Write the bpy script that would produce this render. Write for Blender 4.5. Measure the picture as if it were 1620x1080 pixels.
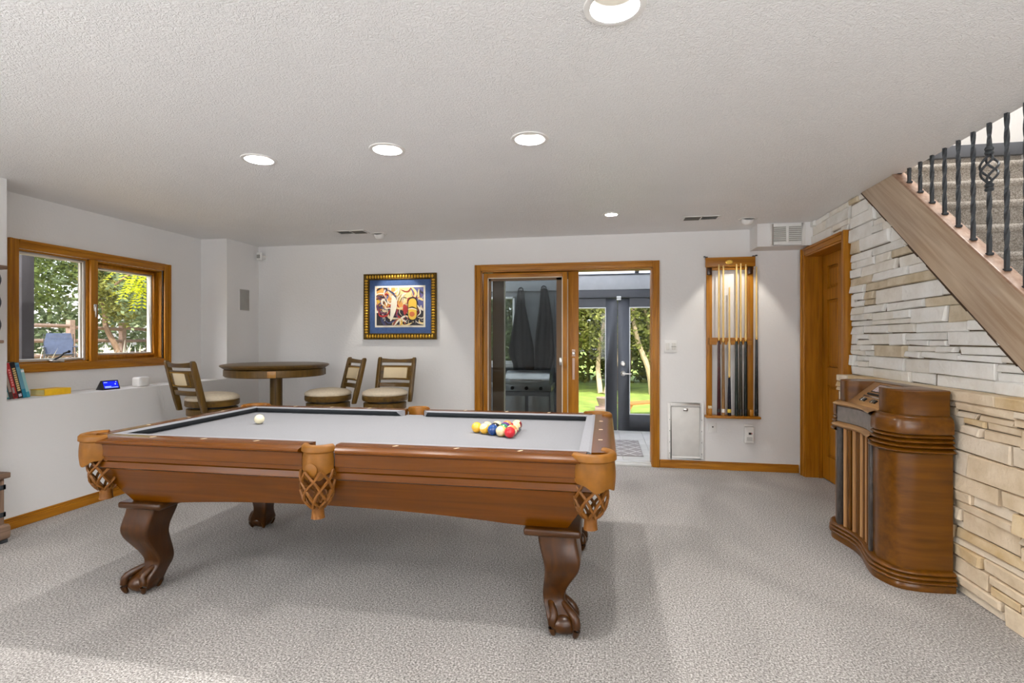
import bpy, bmesh, math, random
from mathutils import Vector, Matrix
R = random.Random(7)
C = bpy.context.scene.collection
SC = bpy.context.scene
PI = math.pi
for o in list(bpy.data.objects):
    bpy.data.objects.remove(o)

# ------------------------------------------------------------------ camera, world, lights, exposure
H = 2.325                     # ceiling height
cam_d = bpy.data.cameras.new('camera')
cam = bpy.data.objects.new('camera', cam_d); C.objects.link(cam)
cam_d.sensor_width = 36.0
cam_d.lens = 814.0 / 1620.0 * 36.0
cam_d.shift_y = -(540 - 537.8) / 1620.0
cam_d.clip_start = 0.02
cam.location = (0, 0, 1.26)
cam.rotation_euler = (PI / 2, 0, 0.1766)
SC.camera = cam

w = bpy.data.worlds.new('world'); SC.world = w; w.use_nodes = True
wn = w.node_tree.nodes; wl = w.node_tree.links
sky = wn.new('ShaderNodeTexSky'); sky.sky_type = 'NISHITA'
sky.sun_elevation = math.radians(48); sky.sun_rotation = math.radians(200); sky.sun_disc = False
sky.air_density = 1.0; sky.dust_density = 2.5; sky.ozone_density = 1.0
bg = wn['Background']; bg.inputs[1].default_value = 0.64
hs = wn.new('ShaderNodeHueSaturation'); hs.inputs['Saturation'].default_value = .42
wl.new(sky.outputs[0], hs.inputs['Color']); wl.new(hs.outputs[0], bg.inputs[0])

def light(name, kind, loc, energy, color=(1, 1, 1), size=0.1, size_y=None, rot=(0, 0, 0), **kw):
    d = bpy.data.lights.new(name, kind); d.energy = energy; d.color = color
    if kind == 'AREA':
        d.shape = kw.get('shape', 'RECTANGLE' if size_y else 'DISK'); d.size = size
        if size_y: d.size_y = size_y
        if 'spread' in kw: d.spread = kw['spread']
    elif kind == 'SUN':
        d.angle = size
    else:
        d.shadow_soft_size = size
        if kind == 'SPOT':
            d.spot_size = kw.get('spot', 1.2); d.spot_blend = kw.get('blend', .5)
    o = bpy.data.objects.new(name, d); C.objects.link(o); o.location = loc; o.rotation_euler = rot
    return o

light('sun_lamp', 'SUN', (-6, -6, 12), 5.2, (1, .95, .86), math.radians(1.0), rot=(math.radians(42), 0, math.radians(38)))
# added cool area light behind the camera, filling the room
light('rear_fill_light', 'AREA', (1.3, -3.85, 1.35), 62, (.94, .965, 1.0), 2.8, 1.7, rot=(math.radians(90), 0, 0))
# added area light by the left wall, unseen, brightening the stone wall
light('left_fill_light', 'AREA', (-3.86, -1.5, 1.4), 52, (.95, .97, 1.0), 2.2, 1.3, rot=(math.radians(90), 0, math.radians(-90)))
# added uplights, unseen behind the camera, to brighten the ceiling
light('ceiling_fill_light', 'AREA', (-2.6, -.9, 1.65), 118, (.97, .985, 1), .5, rot=(PI, 0, 0))
light('ceiling_fill_light', 'AREA', (1.0, -.9, 1.65), 118, (.97, .985, 1), .5, rot=(PI, 0, 0))
# unseen area light added upstairs to light the stairwell
light('stairwell_fill_light', 'AREA', (2.3, 3.4, 4.85), 75, (1, .98, .95), .9)
SC.view_settings.view_transform = 'Standard'
SC.view_settings.look = 'None'
SC.view_settings.exposure = 0.17
SC.view_settings.gamma = 1.0
SC.view_settings.use_curve_mapping = False
SC.cycles.max_bounces = 10
SC.cycles.diffuse_bounces = 6
SC.cycles.glossy_bounces = 4
SC.cycles.transparent_max_bounces = 12
SC.cycles.transmission_bounces = 8
SC.cycles.sample_clamp_indirect = 4.0
SC.cycles.caustics_reflective = False
SC.cycles.caustics_refractive = False
SC.cycles.use_denoising = True

# ------------------------------------------------------------------ materials
def lin(c):
    return tuple(((x / 255.0) / 12.92 if x / 255.0 <= .04045 else ((x / 255.0 + .055) / 1.055) ** 2.4) for x in c) + (1,)

def mat(name, col, rough=.5, metal=0, spec=.5, coat=0, noise=None, bump=None, emit=None):
    """noise=(scale xyz, amount, detail): brightness grain; bump=(scale, strength, distance)"""
    m = bpy.data.materials.new(name); m.use_nodes = True
    n = m.node_tree.nodes; l = m.node_tree.links; b = n['Principled BSDF']
    b.inputs['Base Color'].default_value = lin(col)
    b.inputs['Roughness'].default_value = rough; b.inputs['Metallic'].default_value = metal
    b.inputs['Specular IOR Level'].default_value = spec
    if coat:
        b.inputs['Coat Weight'].default_value = coat; b.inputs['Coat Roughness'].default_value = .12
    tc = n.new('ShaderNodeTexCoord')
    if noise is None: noise = ((9, 9, 9), .05, 2)
    mp = n.new('ShaderNodeMapping'); mp.inputs['Scale'].default_value = noise[0]
    nz = n.new('ShaderNodeTexNoise'); nz.inputs['Scale'].default_value = 1; nz.inputs['Detail'].default_value = noise[2]
    mr = n.new('ShaderNodeMapRange'); mr.inputs[1].default_value = .3; mr.inputs[2].default_value = .7
    mr.inputs[3].default_value = 1 - noise[1]; mr.inputs[4].default_value = 1 + noise[1]
    mx = n.new('ShaderNodeVectorMath'); mx.operation = 'SCALE'; mx.inputs[0].default_value = lin(col)[:3]
    l.new(tc.outputs['Object'], mp.inputs[0]); l.new(mp.outputs[0], nz.inputs['Vector']); l.new(nz.outputs[0], mr.inputs[0])
    l.new(mr.outputs[0], mx.inputs['Scale']); l.new(mx.outputs[0], b.inputs['Base Color'])
    if bump:
        nb = n.new('ShaderNodeTexNoise'); nb.inputs['Scale'].default_value = bump[0]; nb.inputs['Detail'].default_value = 3
        bp = n.new('ShaderNodeBump'); bp.inputs['Strength'].default_value = bump[1]; bp.inputs['Distance'].default_value = bump[2]
        l.new(tc.outputs['Object'], nb.inputs['Vector']); l.new(nb.outputs[0], bp.inputs['Height']); l.new(bp.outputs[0], b.inputs['Normal'])
    if emit:
        b.inputs['Emission Color'].default_value = lin(emit[0]); b.inputs['Emission Strength'].default_value = emit[1]
    return m

def wood(name, c1, c2, axis, rough=.35, coat=.3, scale=1.0, dist=.7, spec=.3, rot=None):
    m = bpy.data.materials.new(name); m.use_nodes = True
    n = m.node_tree.nodes; l = m.node_tree.links; b = n['Principled BSDF']
    b.inputs['Roughness'].default_value = rough; b.inputs['Specular IOR Level'].default_value = spec
    b.inputs['Coat Weight'].default_value = coat; b.inputs['Coat Roughness'].default_value = .15
    tc = n.new('ShaderNodeTexCoord'); mp = n.new('ShaderNodeMapping')
    s = [38 * scale] * 3; s['xyz'.index(axis)] = 2.2 * scale
    mp.inputs['Scale'].default_value = s
    nz = n.new('ShaderNodeTexNoise'); nz.inputs['Scale'].default_value = 1; nz.inputs['Detail'].default_value = 5
    nz.inputs['Distortion'].default_value = dist
    cr = n.new('ShaderNodeValToRGB'); e = cr.color_ramp.elements
    e[0].position = .28; e[0].color = lin(c1); e[1].position = .72; e[1].color = lin(c2)
    src = tc.outputs['Object']
    if rot:
        m0 = n.new('ShaderNodeMapping'); m0.inputs['Rotation'].default_value = rot; l.new(src, m0.inputs[0]); src = m0.outputs[0]
    l.new(src, mp.inputs[0]); l.new(mp.outputs[0], nz.inputs['Vector'])
    l.new(nz.outputs[0], cr.inputs[0]); l.new(cr.outputs[0], b.inputs['Base Color'])
    return m

def wood3(name, c1, c2, **k):
    return {a: wood(name + '_' + a, c1, c2, a, **k) for a in 'xyz'}

def glass_mat(name, tint=(1, 1, 1), gl=1.0):
    m = bpy.data.materials.new(name); m.use_nodes = True
    n = m.node_tree.nodes; l = m.node_tree.links
    for x in list(n):
        if x.type != 'OUTPUT_MATERIAL': n.remove(x)
    out = [x for x in n if x.type == 'OUTPUT_MATERIAL'][0]
    t = n.new('ShaderNodeBsdfTransparent'); t.inputs[0].default_value = tint + (1,)
    g = n.new('ShaderNodeBsdfGlossy'); g.inputs['Roughness'].default_value = .01
    f = n.new('ShaderNodeFresnel'); ge = n.new('ShaderNodeNewGeometry')
    ior = n.new('ShaderNodeMapRange'); ior.inputs[3].default_value = 1.45; ior.inputs[4].default_value = 1 / 1.45   # same sheet seen from either face
    l.new(ge.outputs['Backfacing'], ior.inputs[0]); l.new(ior.outputs[0], f.inputs[0])
    mul = n.new('ShaderNodeMath'); mul.operation = 'MULTIPLY'; mul.inputs[1].default_value = gl
    mx = n.new('ShaderNodeMixShader')
    l.new(f.outputs[0], mul.inputs[0]); l.new(mul.outputs[0], mx.inputs[0]); l.new(t.outputs[0], mx.inputs[1]); l.new(g.outputs[0], mx.inputs[2])
    l.new(mx.outputs[0], out.inputs[0])
    return m

def leaf_mat(name, c1, c2):
    m = bpy.data.materials.new(name); m.use_nodes = True
    n = m.node_tree.nodes; l = m.node_tree.links; b = n['Principled BSDF']
    b.inputs['Roughness'].default_value = .6; b.inputs['Specular IOR Level'].default_value = .25
    tc = n.new('ShaderNodeTexCoord'); nz = n.new('ShaderNodeTexNoise'); nz.inputs['Scale'].default_value = 2.2; nz.inputs['Detail'].default_value = 6
    nz.inputs['Roughness'].default_value = .8
    cr = n.new('ShaderNodeValToRGB'); e = cr.color_ramp.elements
    e[0].position = .35; e[0].color = lin(c1); e[1].position = .65; e[1].color = lin(c2)
    l.new(tc.outputs['Object'], nz.inputs['Vector']); l.new(nz.outputs[0], cr.inputs[0]); l.new(cr.outputs[0], b.inputs['Base Color'])
    tr = n.new('ShaderNodeBsdfTranslucent'); l.new(cr.outputs[0], tr.inputs[0])
    mx = n.new('ShaderNodeMixShader'); mx.inputs[0].default_value = .35
    out = [x for x in n if x.type == 'OUTPUT_MATERIAL'][0]
    l.new(b.outputs[0], mx.inputs[1]); l.new(tr.outputs[0], mx.inputs[2]); l.new(mx.outputs[0], out.inputs[0])
    return m

def wall_mat(name, col, sc=55, st=.25):
    return mat(name, col, .75, spec=.25, noise=((2, 2, 2), .012, 2), bump=(sc, st, .006))

M_wall = wall_mat('wall_paint', (233, 232, 231))

def ceiling_mat():
    m = mat('ceiling_knockdown', (243, 243, 243), .45, spec=.5, noise=((3, 3, 3), .012, 2))
    n = m.node_tree.nodes; l = m.node_tree.links; b = n['Principled BSDF']
    tc = n.new('ShaderNodeTexCoord')
    nz = n.new('ShaderNodeTexNoise'); nz.inputs['Scale'].default_value = 62; nz.inputs['Detail'].default_value = 4; nz.inputs['Distortion'].default_value = 1.6
    cr = n.new('ShaderNodeValToRGB'); cr.color_ramp.elements[0].position = .42; cr.color_ramp.elements[1].position = .60
    bp = n.new('ShaderNodeBump'); bp.inputs['Strength'].default_value = .55; bp.inputs['Distance'].default_value = .006; bp.invert = True
    l.new(tc.outputs['Object'], nz.inputs['Vector']); l.new(nz.outputs[0], cr.inputs[0]); l.new(cr.outputs[0], bp.inputs['Height']); l.new(bp.outputs[0], b.inputs['Normal'])
    return m
M_ceil = ceiling_mat()

def carpet_mat(name, dark, mid, light_, sc=170):
    m = bpy.data.materials.new(name); m.use_nodes = True
    n = m.node_tree.nodes; l = m.node_tree.links; b = n['Principled BSDF']
    b.inputs['Roughness'].default_value = .95; b.inputs['Specular IOR Level'].default_value = .1
    b.inputs['Sheen Weight'].default_value = .15
    tc = n.new('ShaderNodeTexCoord')
    nz = n.new('ShaderNodeTexNoise'); nz.inputs['Scale'].default_value = sc; nz.inputs['Detail'].default_value = 3; nz.inputs['Roughness'].default_value = .7
    cr = n.new('ShaderNodeValToRGB'); e = cr.color_ramp.elements
    e[0].position = .30; e[0].color = lin(dark); e[1].position = .70; e[1].color = lin(light_)
    k = e.new(.5); k.color = lin(mid)
    # nap: large soft patches where the pile leans one way or the other
    mp = n.new('ShaderNodeMapping'); mp.inputs['Scale'].default_value = (1.1, .55, 1); mp.inputs['Rotation'].default_value = (0, 0, .5)
    n2 = n.new('ShaderNodeTexNoise'); n2.inputs['Scale'].default_value = 1.3; n2.inputs['Detail'].default_value = 2; n2.inputs['Distortion'].default_value = .8
    mr = n.new('ShaderNodeMapRange'); mr.inputs[1].default_value = .4; mr.inputs[2].default_value = .6; mr.inputs[3].default_value = .86; mr.inputs[4].default_value = 1.07
    sc_ = n.new('ShaderNodeVectorMath'); sc_.operation = 'SCALE'
    l.new(tc.outputs['Object'], nz.inputs['Vector']); l.new(nz.outputs[0], cr.inputs[0])
    l.new(tc.outputs['Object'], mp.inputs[0]); l.new(mp.outputs[0], n2.inputs['Vector']); l.new(n2.outputs[0], mr.inputs[0])
    l.new(cr.outputs[0], sc_.inputs[0]); l.new(mr.outputs[0], sc_.inputs['Scale']); l.new(sc_.outputs[0], b.inputs['Base Color'])
    bp = n.new('ShaderNodeBump'); bp.inputs['Strength'].default_value = .7; bp.inputs['Distance'].default_value = .006
    nb = n.new('ShaderNodeTexNoise'); nb.inputs['Scale'].default_value = sc * .8; nb.inputs['Detail'].default_value = 2
    l.new(tc.outputs['Object'], nb.inputs['Vector']); l.new(nb.outputs[0], bp.inputs['Height']); l.new(bp.outputs[0], b.inputs['Normal'])
    return m
M_carpet = carpet_mat('carpet', (54, 51, 49), (156, 151, 146), (226, 222, 218), 125)
M_stair_carpet = carpet_mat('stair_carpet', (96, 89, 80), (160, 152, 142), (205, 199, 190), 150)

OAK = wood3('oak', (142, 86, 6), (184, 122, 24), rough=.42, coat=.08)
CHERRY = wood3('cherry', (80, 41, 0), (99, 53, 0), rough=.26, coat=.16, spec=.28, scale=.8)
DARKCH = wood3('dark_cherry', (40, 18, 0), (70, 37, 2), rough=.3, coat=.16, scale=.8)
WALNUT = wood3('walnut', (76, 42, 2), (104, 62, 6), rough=.28, coat=.25, scale=.8, dist=.4)
STRING = wood3('stringer', (146, 108, 70), (186, 152, 112), rough=.45, coat=.2, scale=.5)
STOOLW = wood3('stool_wood', (70, 50, 16), (106, 78, 30), rough=.38, coat=.15)
RUSTIC = wood3('rustic', (92, 70, 56), (150, 124, 104), rough=.6, coat=0, scale=.8)
M_gap_shade = mat('gap_shade', (66, 42, 20), .6)
M_leather = mat('pocket_leather', (124, 78, 18), .45, spec=.3, noise=((26, 26, 26), .14, 4), bump=(220, .12, .002))
M_leather_d = mat('pocket_net_leather', (112, 68, 18), .5, spec=.3, noise=((30, 30, 30), .16, 3))
M_felt = mat('felt', (134, 134, 137), .9, spec=.15, noise=((160, 160, 160), .05, 2), bump=(500, .2, .001))
M_cushion = mat('cushion_cloth', (138, 138, 142), .85, spec=.2, noise=((160, 160, 160), .05, 2))
M_nose_shade = mat('cushion_shade', (52, 56, 60), .7)
M_inlay = mat('inlay', (236, 222, 190), .3)
M_black = mat('black_plastic', (18, 18, 20), .35)
M_iron = mat('wrought_iron', (60, 64, 68), .5, metal=.3, bump=(90, .4, .003))
M_white = mat('white_plastic', (232, 231, 228), .4)
M_grille = mat('grille_grey', (160, 158, 152), .6)
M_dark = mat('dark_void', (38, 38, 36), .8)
M_metal = mat('brushed_metal', (190, 190, 190), .3, metal=1)
M_nickel = mat('nickel', (200, 196, 190), .25, metal=1)
M_bronze = mat('pinkish_handle', (216, 184, 164), .4)
M_brass = mat('brass', (214, 172, 82), .25, metal=1)
M_gasket = mat('gasket', (232, 222, 200), .6)
M_screen = mat('screen_frame', (104, 78, 48), .55)
M_glass = glass_mat('glass', gl=.5)
M_glass2 = glass_mat('door_glass', (.74, .76, .76), .42)
M_grey = mat('charcoal_paint', (84, 86, 91), .45)
M_beam = mat('beam_paint', (176, 178, 180), .6)
M_siding = mat('siding', (126, 130, 132), .7)
M_roofp = bpy.data.materials.new('polycarbonate'); M_roofp.use_nodes = True
_n = M_roofp.node_tree.nodes; _l = M_roofp.node_tree.links; _n.remove(_n['Principled BSDF'])
_t = _n.new('ShaderNodeBsdfTranslucent'); _t.inputs[0].default_value = (.92, .93, .95, 1)
_l.new(_t.outputs[0], _n['Material Output'].inputs[0])
M_fabric = mat('cream_upholstery', (206, 192, 168), .85, noise=((60, 60, 60), .08, 4), bump=(300, .25, .002))
M_fabric2 = mat('tan_leatherette', (206, 172, 106), .5)
M_bulb = mat('lamp_bulb', (255, 255, 255), .4, emit=((255, 246, 230), 9))
M_reflect = mat('lamp_reflector', (78, 76, 72), .35)
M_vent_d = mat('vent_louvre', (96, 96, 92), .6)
M_towel = mat('charcoal_towel', (13, 14, 17), .95)
M_steel = mat('grill_steel', (170, 170, 168), .28, metal=1)
M_lawn = mat('lawn', (128, 150, 62), .9, noise=((3, 3, 3), .3, 6), bump=(40, .6, .03))
M_earth = mat('dry_earth', (176, 160, 126), .9, noise=((2, 2, 2), .22, 6))
M_bark = mat('bark', (120, 98, 78), .9, noise=((8, 8, 2), .3, 5), bump=(30, .6, .02))
M_bark_l = mat('pale_bark', (186, 164, 134), .9, noise=((8, 8, 2), .2, 5))
M_tile = mat('sunroom_tile', (206, 202, 196), .5, noise=((3, 3, 3), .06, 4))
M_cedar = mat('cedar', (186, 124, 66), .6, noise=((30, 30, 3), .15, 4))
M_fence = mat('weathered_rail', (150, 128, 116), .8, noise=((4, 20, 20), .2, 4))
M_camp = mat('camp_chair_cloth', (62, 72, 94), .85, noise=((12, 12, 12), .2, 3))
M_yucca = mat('yucca_blade', (206, 206, 196), .7)
M_green_post = mat('green_post', (150, 168, 132), .6)

# ------------------------------------------------------------------ mesh builder
class MB:
    def __init__(s, M=None):
        s.v = []; s.f = []; s.m = []; s.M = M
    def add(s, vs, fs, mi=0):
        o = len(s.v)
        s.v += [tuple(s.M @ Vector(p)) if s.M is not None else tuple(p) for p in vs]
        s.f += [tuple(i + o for i in f) for f in fs]; s.m += [mi] * len(fs)
        return s
    def box(s, x0, y0, z0, x1, y1, z1, mi=0):
        x0, x1 = sorted((x0, x1)); y0, y1 = sorted((y0, y1)); z0, z1 = sorted((z0, z1))
        return s.add([(x0, y0, z0), (x1, y0, z0), (x1, y1, z0), (x0, y1, z0), (x0, y0, z1), (x1, y0, z1), (x1, y1, z1), (x0, y1, z1)],
              [(0, 3, 2, 1), (4, 5, 6, 7), (0, 1, 5, 4), (1, 2, 6, 5), (2, 3, 7, 6), (3, 0, 4, 7)], mi)
    def loft(s, rings, cap=True, closed=True, mi=0):
        n = len(rings[0]); vs = [p for r in rings for p in r]; fs = []
        for i in range(len(rings) - 1):
            for j in range(n if closed else n - 1):
                k = (j + 1) % n
                fs.append((i * n + j, i * n + k, (i + 1) * n + k, (i + 1) * n + j))
        if cap:
            fs.append(tuple(range(n - 1, -1, -1))); fs.append(tuple((len(rings) - 1) * n + j for j in range(n)))
        return s.add(vs, fs, mi)
    def lathe(s, prof, n=20, c=(0, 0, 0), mi=0, cap=False):
        rings = [[(c[0] + r * math.cos(2 * PI * j / n), c[1] + r * math.sin(2 * PI * j / n), c[2] + z) for j in range(n)] for r, z in prof]
        return s.loft(rings, cap, True, mi)
    def tube(s, pts, r, n=8, mi=0, twist=0):
        pts = [Vector(p) for p in pts]; rings = []
        up = Vector((0, 0, 1))
        for i, p in enumerate(pts):
            t = (pts[min(i + 1, len(pts) - 1)] - pts[max(i - 1, 0)]).normalized()
            a = t.cross(up)
            if a.length < .05: a = t.cross(Vector((1, 0, 0)))
            a.normalize(); b = a.cross(t).normalized()
            rr = r[i] if isinstance(r, (list, tuple)) else r
            rings.append([tuple(p + a * rr * math.cos(2 * PI * j / n + twist * i) + b * rr * math.sin(2 * PI * j / n + twist * i)) for j in range(n)])
        return s.loft(rings, True, True, mi)
    def prism(s, poly, a, b, plane='yz', mi=0):
        def P(u, v, t):
            return {'yz': (t, u, v), 'xz': (u, t, v), 'xy': (u, v, t)}[plane]
        return s.loft([[P(u, v, a) for u, v in poly], [P(u, v, b) for u, v in poly]], True, True, mi)
    def sphere(s, c, r, n=16, m=10, mi=0):
        rx, ry, rz = r if isinstance(r, (tuple, list)) else (r, r, r)
        rings = [[(c[0] + rx * math.sin(PI * i / m) * math.cos(2 * PI * j / n), c[1] + ry * math.sin(PI * i / m) * math.sin(2 * PI * j / n), c[2] - rz * math.cos(PI * i / m)) for j in range(n)] for i in range(m + 1)]
        rings[0] = [(p[0] * 1e-0, p[1], p[2]) for p in rings[0]]
        return s.loft(rings, False, True, mi)
    def build(s, name, mats, parent=None, bevel=0, seg=2, smooth=35, loc=None):
        me = bpy.data.meshes.new(name); me.from_pydata(s.v, [], s.f)
        mats = mats if isinstance(mats, (list, tuple)) else [mats]
        for m in mats: me.materials.append(m)
        me.polygons.foreach_set('material_index', s.m)
        bm = bmesh.new(); bm.from_mesh(me)
        if len(s.v) < 20000: bmesh.ops.remove_doubles(bm, verts=bm.verts, dist=1e-5)
        bmesh.ops.recalc_face_normals(bm, faces=bm.faces)
        if bevel:
            ed = [e for e in bm.edges if len(e.link_faces) == 2 and e.calc_face_angle(0) > math.radians(40)]
            bmesh.ops.bevel(bm, geom=ed, offset=bevel, segments=seg, profile=.5, affect='EDGES', clamp_overlap=True)
        bm.to_mesh(me); bm.free()
        if smooth:
            me.polygons.foreach_set('use_smooth', [True] * len(me.polygons))
            me.set_sharp_from_angle(angle=math.radians(smooth))
        o = bpy.data.objects.new(name, me); C.objects.link(o)
        if parent is not None: o.parent = parent
        if loc: o.location = loc
        return o

def tag(o, label, cat, group=None):
    o['label'] = label; o['category'] = cat
    if group: o['group'] = group
    return o
def thing(name, label, cat, loc=(0, 0, 0), rz=0, group=None):
    o = bpy.data.objects.new(name, None); C.objects.link(o); o.location = loc; o.rotation_euler = (0, 0, rz)
    o.empty_display_size = .1
    return tag(o, label, cat, group)
def struct(o):
    o['kind'] = 'structure'; return o
def sempty(name, loc=(0, 0, 0)):
    o = bpy.data.objects.new(name, None); C.objects.link(o); o.location = loc; o['kind'] = 'structure'; return o
def stuff(o):
    o['kind'] = 'stuff'; return o
def dup(root, loc, rz, label, group=None, name=None):
    r = root.copy(); C.objects.link(r); r.location = loc; r.rotation_euler = (0, 0, rz); r['label'] = label
    if group: r['group'] = group
    for ch in list(root.children):
        c = ch.copy(); C.objects.link(c); c.parent = r
        for g in ch.children:
            d = g.copy(); C.objects.link(d); d.parent = c
    return r
def catmull(P, n=8, closed=False):
    P = [Vector(p) for p in P]; out = []
    N = len(P)
    for i in range(N if closed else N - 1):
        if closed: a, b, c, d = P[(i - 1) % N], P[i], P[(i + 1) % N], P[(i + 2) % N]
        else: a, b, c, d = P[max(i - 1, 0)], P[i], P[i + 1], P[min(i + 2, N - 1)]
        for k in range(n):
            t = k / n
            out.append(.5 * ((2 * b) + (c - a) * t + (2 * a - 5 * b + 4 * c - d) * t * t + (3 * b - a - 3 * c + d) * t ** 3))
    if not closed: out.append(P[-1])
    return out

# ------------------------------------------------------------------ room shell
YB = 5.285      # back wall face
struct(MB().box(-4.35, -4.1, -.12, 3.0, YB + .16, 0).build('floor', M_carpet, smooth=0))

# ceiling with real recesses for the lamps
CANS = [(-2.003, 2.727), (-1.191, 2.709), (-.386, 2.698), (.034, 1.675), (-2.3, .2), (-.6, -.6), (1.0, -.6), (-2.4, -2.4), (-.2, -2.4), (1.6, -2.6)]
SMALL = (.062, 4.439)
def ceiling():
    base = MB().box(-4.35, -4.1, H, 1.88, YB + .16, H + .25).build('ceiling', M_ceil, smooth=0)
    cut = MB()
    for x, y in CANS: cut.lathe([(.082, -.02), (.082, .16)], 28, (x, y, H), cap=True)
    cut.lathe([(.055, -.02), (.055, .16)], 24, (SMALL[0], SMALL[1], H), cap=True)
    c = cut.build('cutter', M_ceil)
    md = base.modifiers.new('cut', 'BOOLEAN'); md.object = c; md.operation = 'DIFFERENCE'; md.solver = 'EXACT'
    dg = bpy.context.evaluated_depsgraph_get(); dg.update()
    me = bpy.data.meshes.new_from_object(base.evaluated_get(dg))
    base.modifiers.clear(); base.data = me
    bpy.data.objects.remove(c)
    return struct(base)
ceiling()
struct(MB().box(1.88, -4.1, H, 3.0, .75, H + .25).build('ceiling', M_ceil, smooth=0))

# left wall: half wall with ledge, recessed upper wall holding the window, chase by the corner
XL, XU = -3.89, -4.2
lw = MB()
lw.box(XL, -4.1, 0, -4.34, YB + .16, .855)                      # half wall
lw.box(XL, -4.1, .855, -4.34, 2.765, H)                         # full-height stretch near the camera
lw.box(XL, 4.785, .855, -4.34, YB + .16, H)                     # chase
WY0, WY1, WZ0, WZ1 = 3.055, 4.318, 1.085, 1.93                  # window opening
lw.box(XU, 2.765, .855, -4.34, WY0, H); lw.box(XU, WY1, .855, -4.34, 4.785, H)
lw.box(XU, WY0, .855, -4.34, WY1, WZ0); lw.box(XU, WY0, WZ1, -4.34, WY1, H)
struct(lw.build('wall_left', M_wall, smooth=0))

# back wall with the sliding-door opening
DX0, DX1, DZ = -1.275, .478, 1.985
bw = MB()
bw.box(-4.34, YB, 0, DX0, YB + .16, H); bw.box(DX1, YB, 0, 2.0, YB + .16, H); bw.box(DX0, YB, DZ, DX1, YB + .16, H)
bw.box(1.385, 5.04, 2.115, 1.86, YB, H)                         # soffit box by the right corner
struct(bw.build('wall_back', M_wall, smooth=0))
struct(MB().box(-4.34, -4.25, 0, 3.0, -4.1, 2.7).build('wall_rear', M_wall, smooth=0))

# right wall: masonry core under the stairs, door opening
OY0, OY1, OZ = 4.385, 5.147, 2.04
def zs(y): return 1.114 + (y - 2.639) * .8255                   # underside of the stair stringer
M_mortar = mat('mortar', (112, 100, 82), .95, noise=((20, 20, 20), .2, 3))
ytop = 2.639 + (H - 1.114) / .8255
rw = MB()
rw.prism([(OY1, 0), (YB + .16, 0), (YB + .16, H), (OY1, H)], 1.868, 2.05)
rw.prism([(OY0, OZ), (OY1, OZ), (OY1, H), (OY0, H)], 1.868, 2.05)
rw.prism([(OY0, 0), (OY0, H), (ytop, H), (1.30, zs(1.30)), (1.30, 0)], 1.868, 2.05)
rw.prism([(4.30, 0), (4.30, .99), (2.56, .99), (1.35, .0)], 1.770, 1.868)
wall_right = struct(rw.build('wall_right', M_mortar, smooth=0))

def clip_line(poly, y0, z0, y1, z1):
    """keep the part of poly to the right of (y0,z0)->(y1,z1)"""
    out = []
    def d(p): return (y1 - y0) * (p[1] - z0) - (z1 - z0) * (p[0] - y0)
    for i in range(len(poly)):
        a, b = poly[i], poly[(i + 1) % len(poly)]; da, db = d(a), d(b)
        if da <= 0: out.append(a)
        if da * db < 0:
            t = da / (da - db); out.append((a[0] + (b[0] - a[0]) * t, a[1] + (b[1] - a[1]) * t))
    return out

def stone_mat(name, cols):
    m = mat(name, cols[0], .85, spec=.2, bump=(34, .55, .012))
    n = m.node_tree.nodes; l = m.node_tree.links; b = n['Principled BSDF']
    tc = n.new('ShaderNodeTexCoord'); nz = n.new('ShaderNodeTexNoise'); nz.inputs['Scale'].default_value = 9; nz.inputs['Detail'].default_value = 5
    cr = n.new('ShaderNodeValToRGB'); e = cr.color_ramp.elements
    e[0].position = .3; e[0].color = lin(cols[0]); e[1].position = .68; e[1].color = lin(cols[1])
    l.new(tc.outputs['Object'], nz.inputs['Vector']); l.new(nz.outputs[0], cr.inputs[0]); l.new(cr.outputs[0], b.inputs['Base Color'])
    return m
ST_U = [stone_mat('stone_white', ((238, 236, 230), (250, 250, 247))), stone_mat('stone_cream', ((230, 225, 214), (246, 243, 236))),
        stone_mat('stone_grey', ((222, 220, 213), (242, 242, 239))), stone_mat('stone_buff', ((196, 180, 150), (224, 212, 190)))]
ST_L = [stone_mat('stone_sand', ((206, 184, 152), (230, 212, 186))), stone_mat('stone_warmlit_pale', ((214, 198, 174), (234, 220, 200))),  # warm light on the lower stones, put into their tan colours
        stone_mat('stone_warmlit_deep', ((196, 166, 120), (222, 200, 164)))]
N_STONE = [0]; STONE_REST = MB()
def stone(poly, xb, xf, mats):
    if len(poly) < 3: return
    A = sum(poly[i][0] * poly[(i + 1) % len(poly)][1] - poly[(i + 1) % len(poly)][0] * poly[i][1] for i in range(len(poly))) / 2
    if abs(A) < .0006: return
    cy = sum(p[0] for p in poly) / len(poly); cz = sum(p[1] for p in poly) / len(poly)
    g = .0022
    def sh(p, e):
        dy, dz = cy - p[0], cz - p[1]; L = math.hypot(dy, dz) or 1
        k = min(.4, e / max(abs(dy), abs(dz), .001) * 1.0)
        return (p[0] + math.copysign(min(abs(dy) * .4, e), dy), p[1] + math.copysign(min(abs(dz) * .4, e), dz))
    back = [(xb, ) + sh(p, g) for p in poly]; mid = [(xf + .007, ) + sh(p, g) for p in poly]
    tl = R.uniform(-.10, .10); tz = R.uniform(-.10, .10)
    fr = []
    for p in poly:
        q = sh(p, g + .0045); fr.append((xf + (q[0] - cy) * tl * .5 + (q[1] - cz) * tz + R.uniform(-.003, .003), q[0], q[1]))
    mb = MB(); mb.loft([back, mid, fr], True, True)
    N_STONE[0] += 1
    if N_STONE[0] > 290:
        STONE_REST.add(mb.v, mb.f, 0); return
    mb.build('stone', R.choices(mats, [5, 3, 2, 1][:len(mats)])[0], wall_right, smooth=0)

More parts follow.
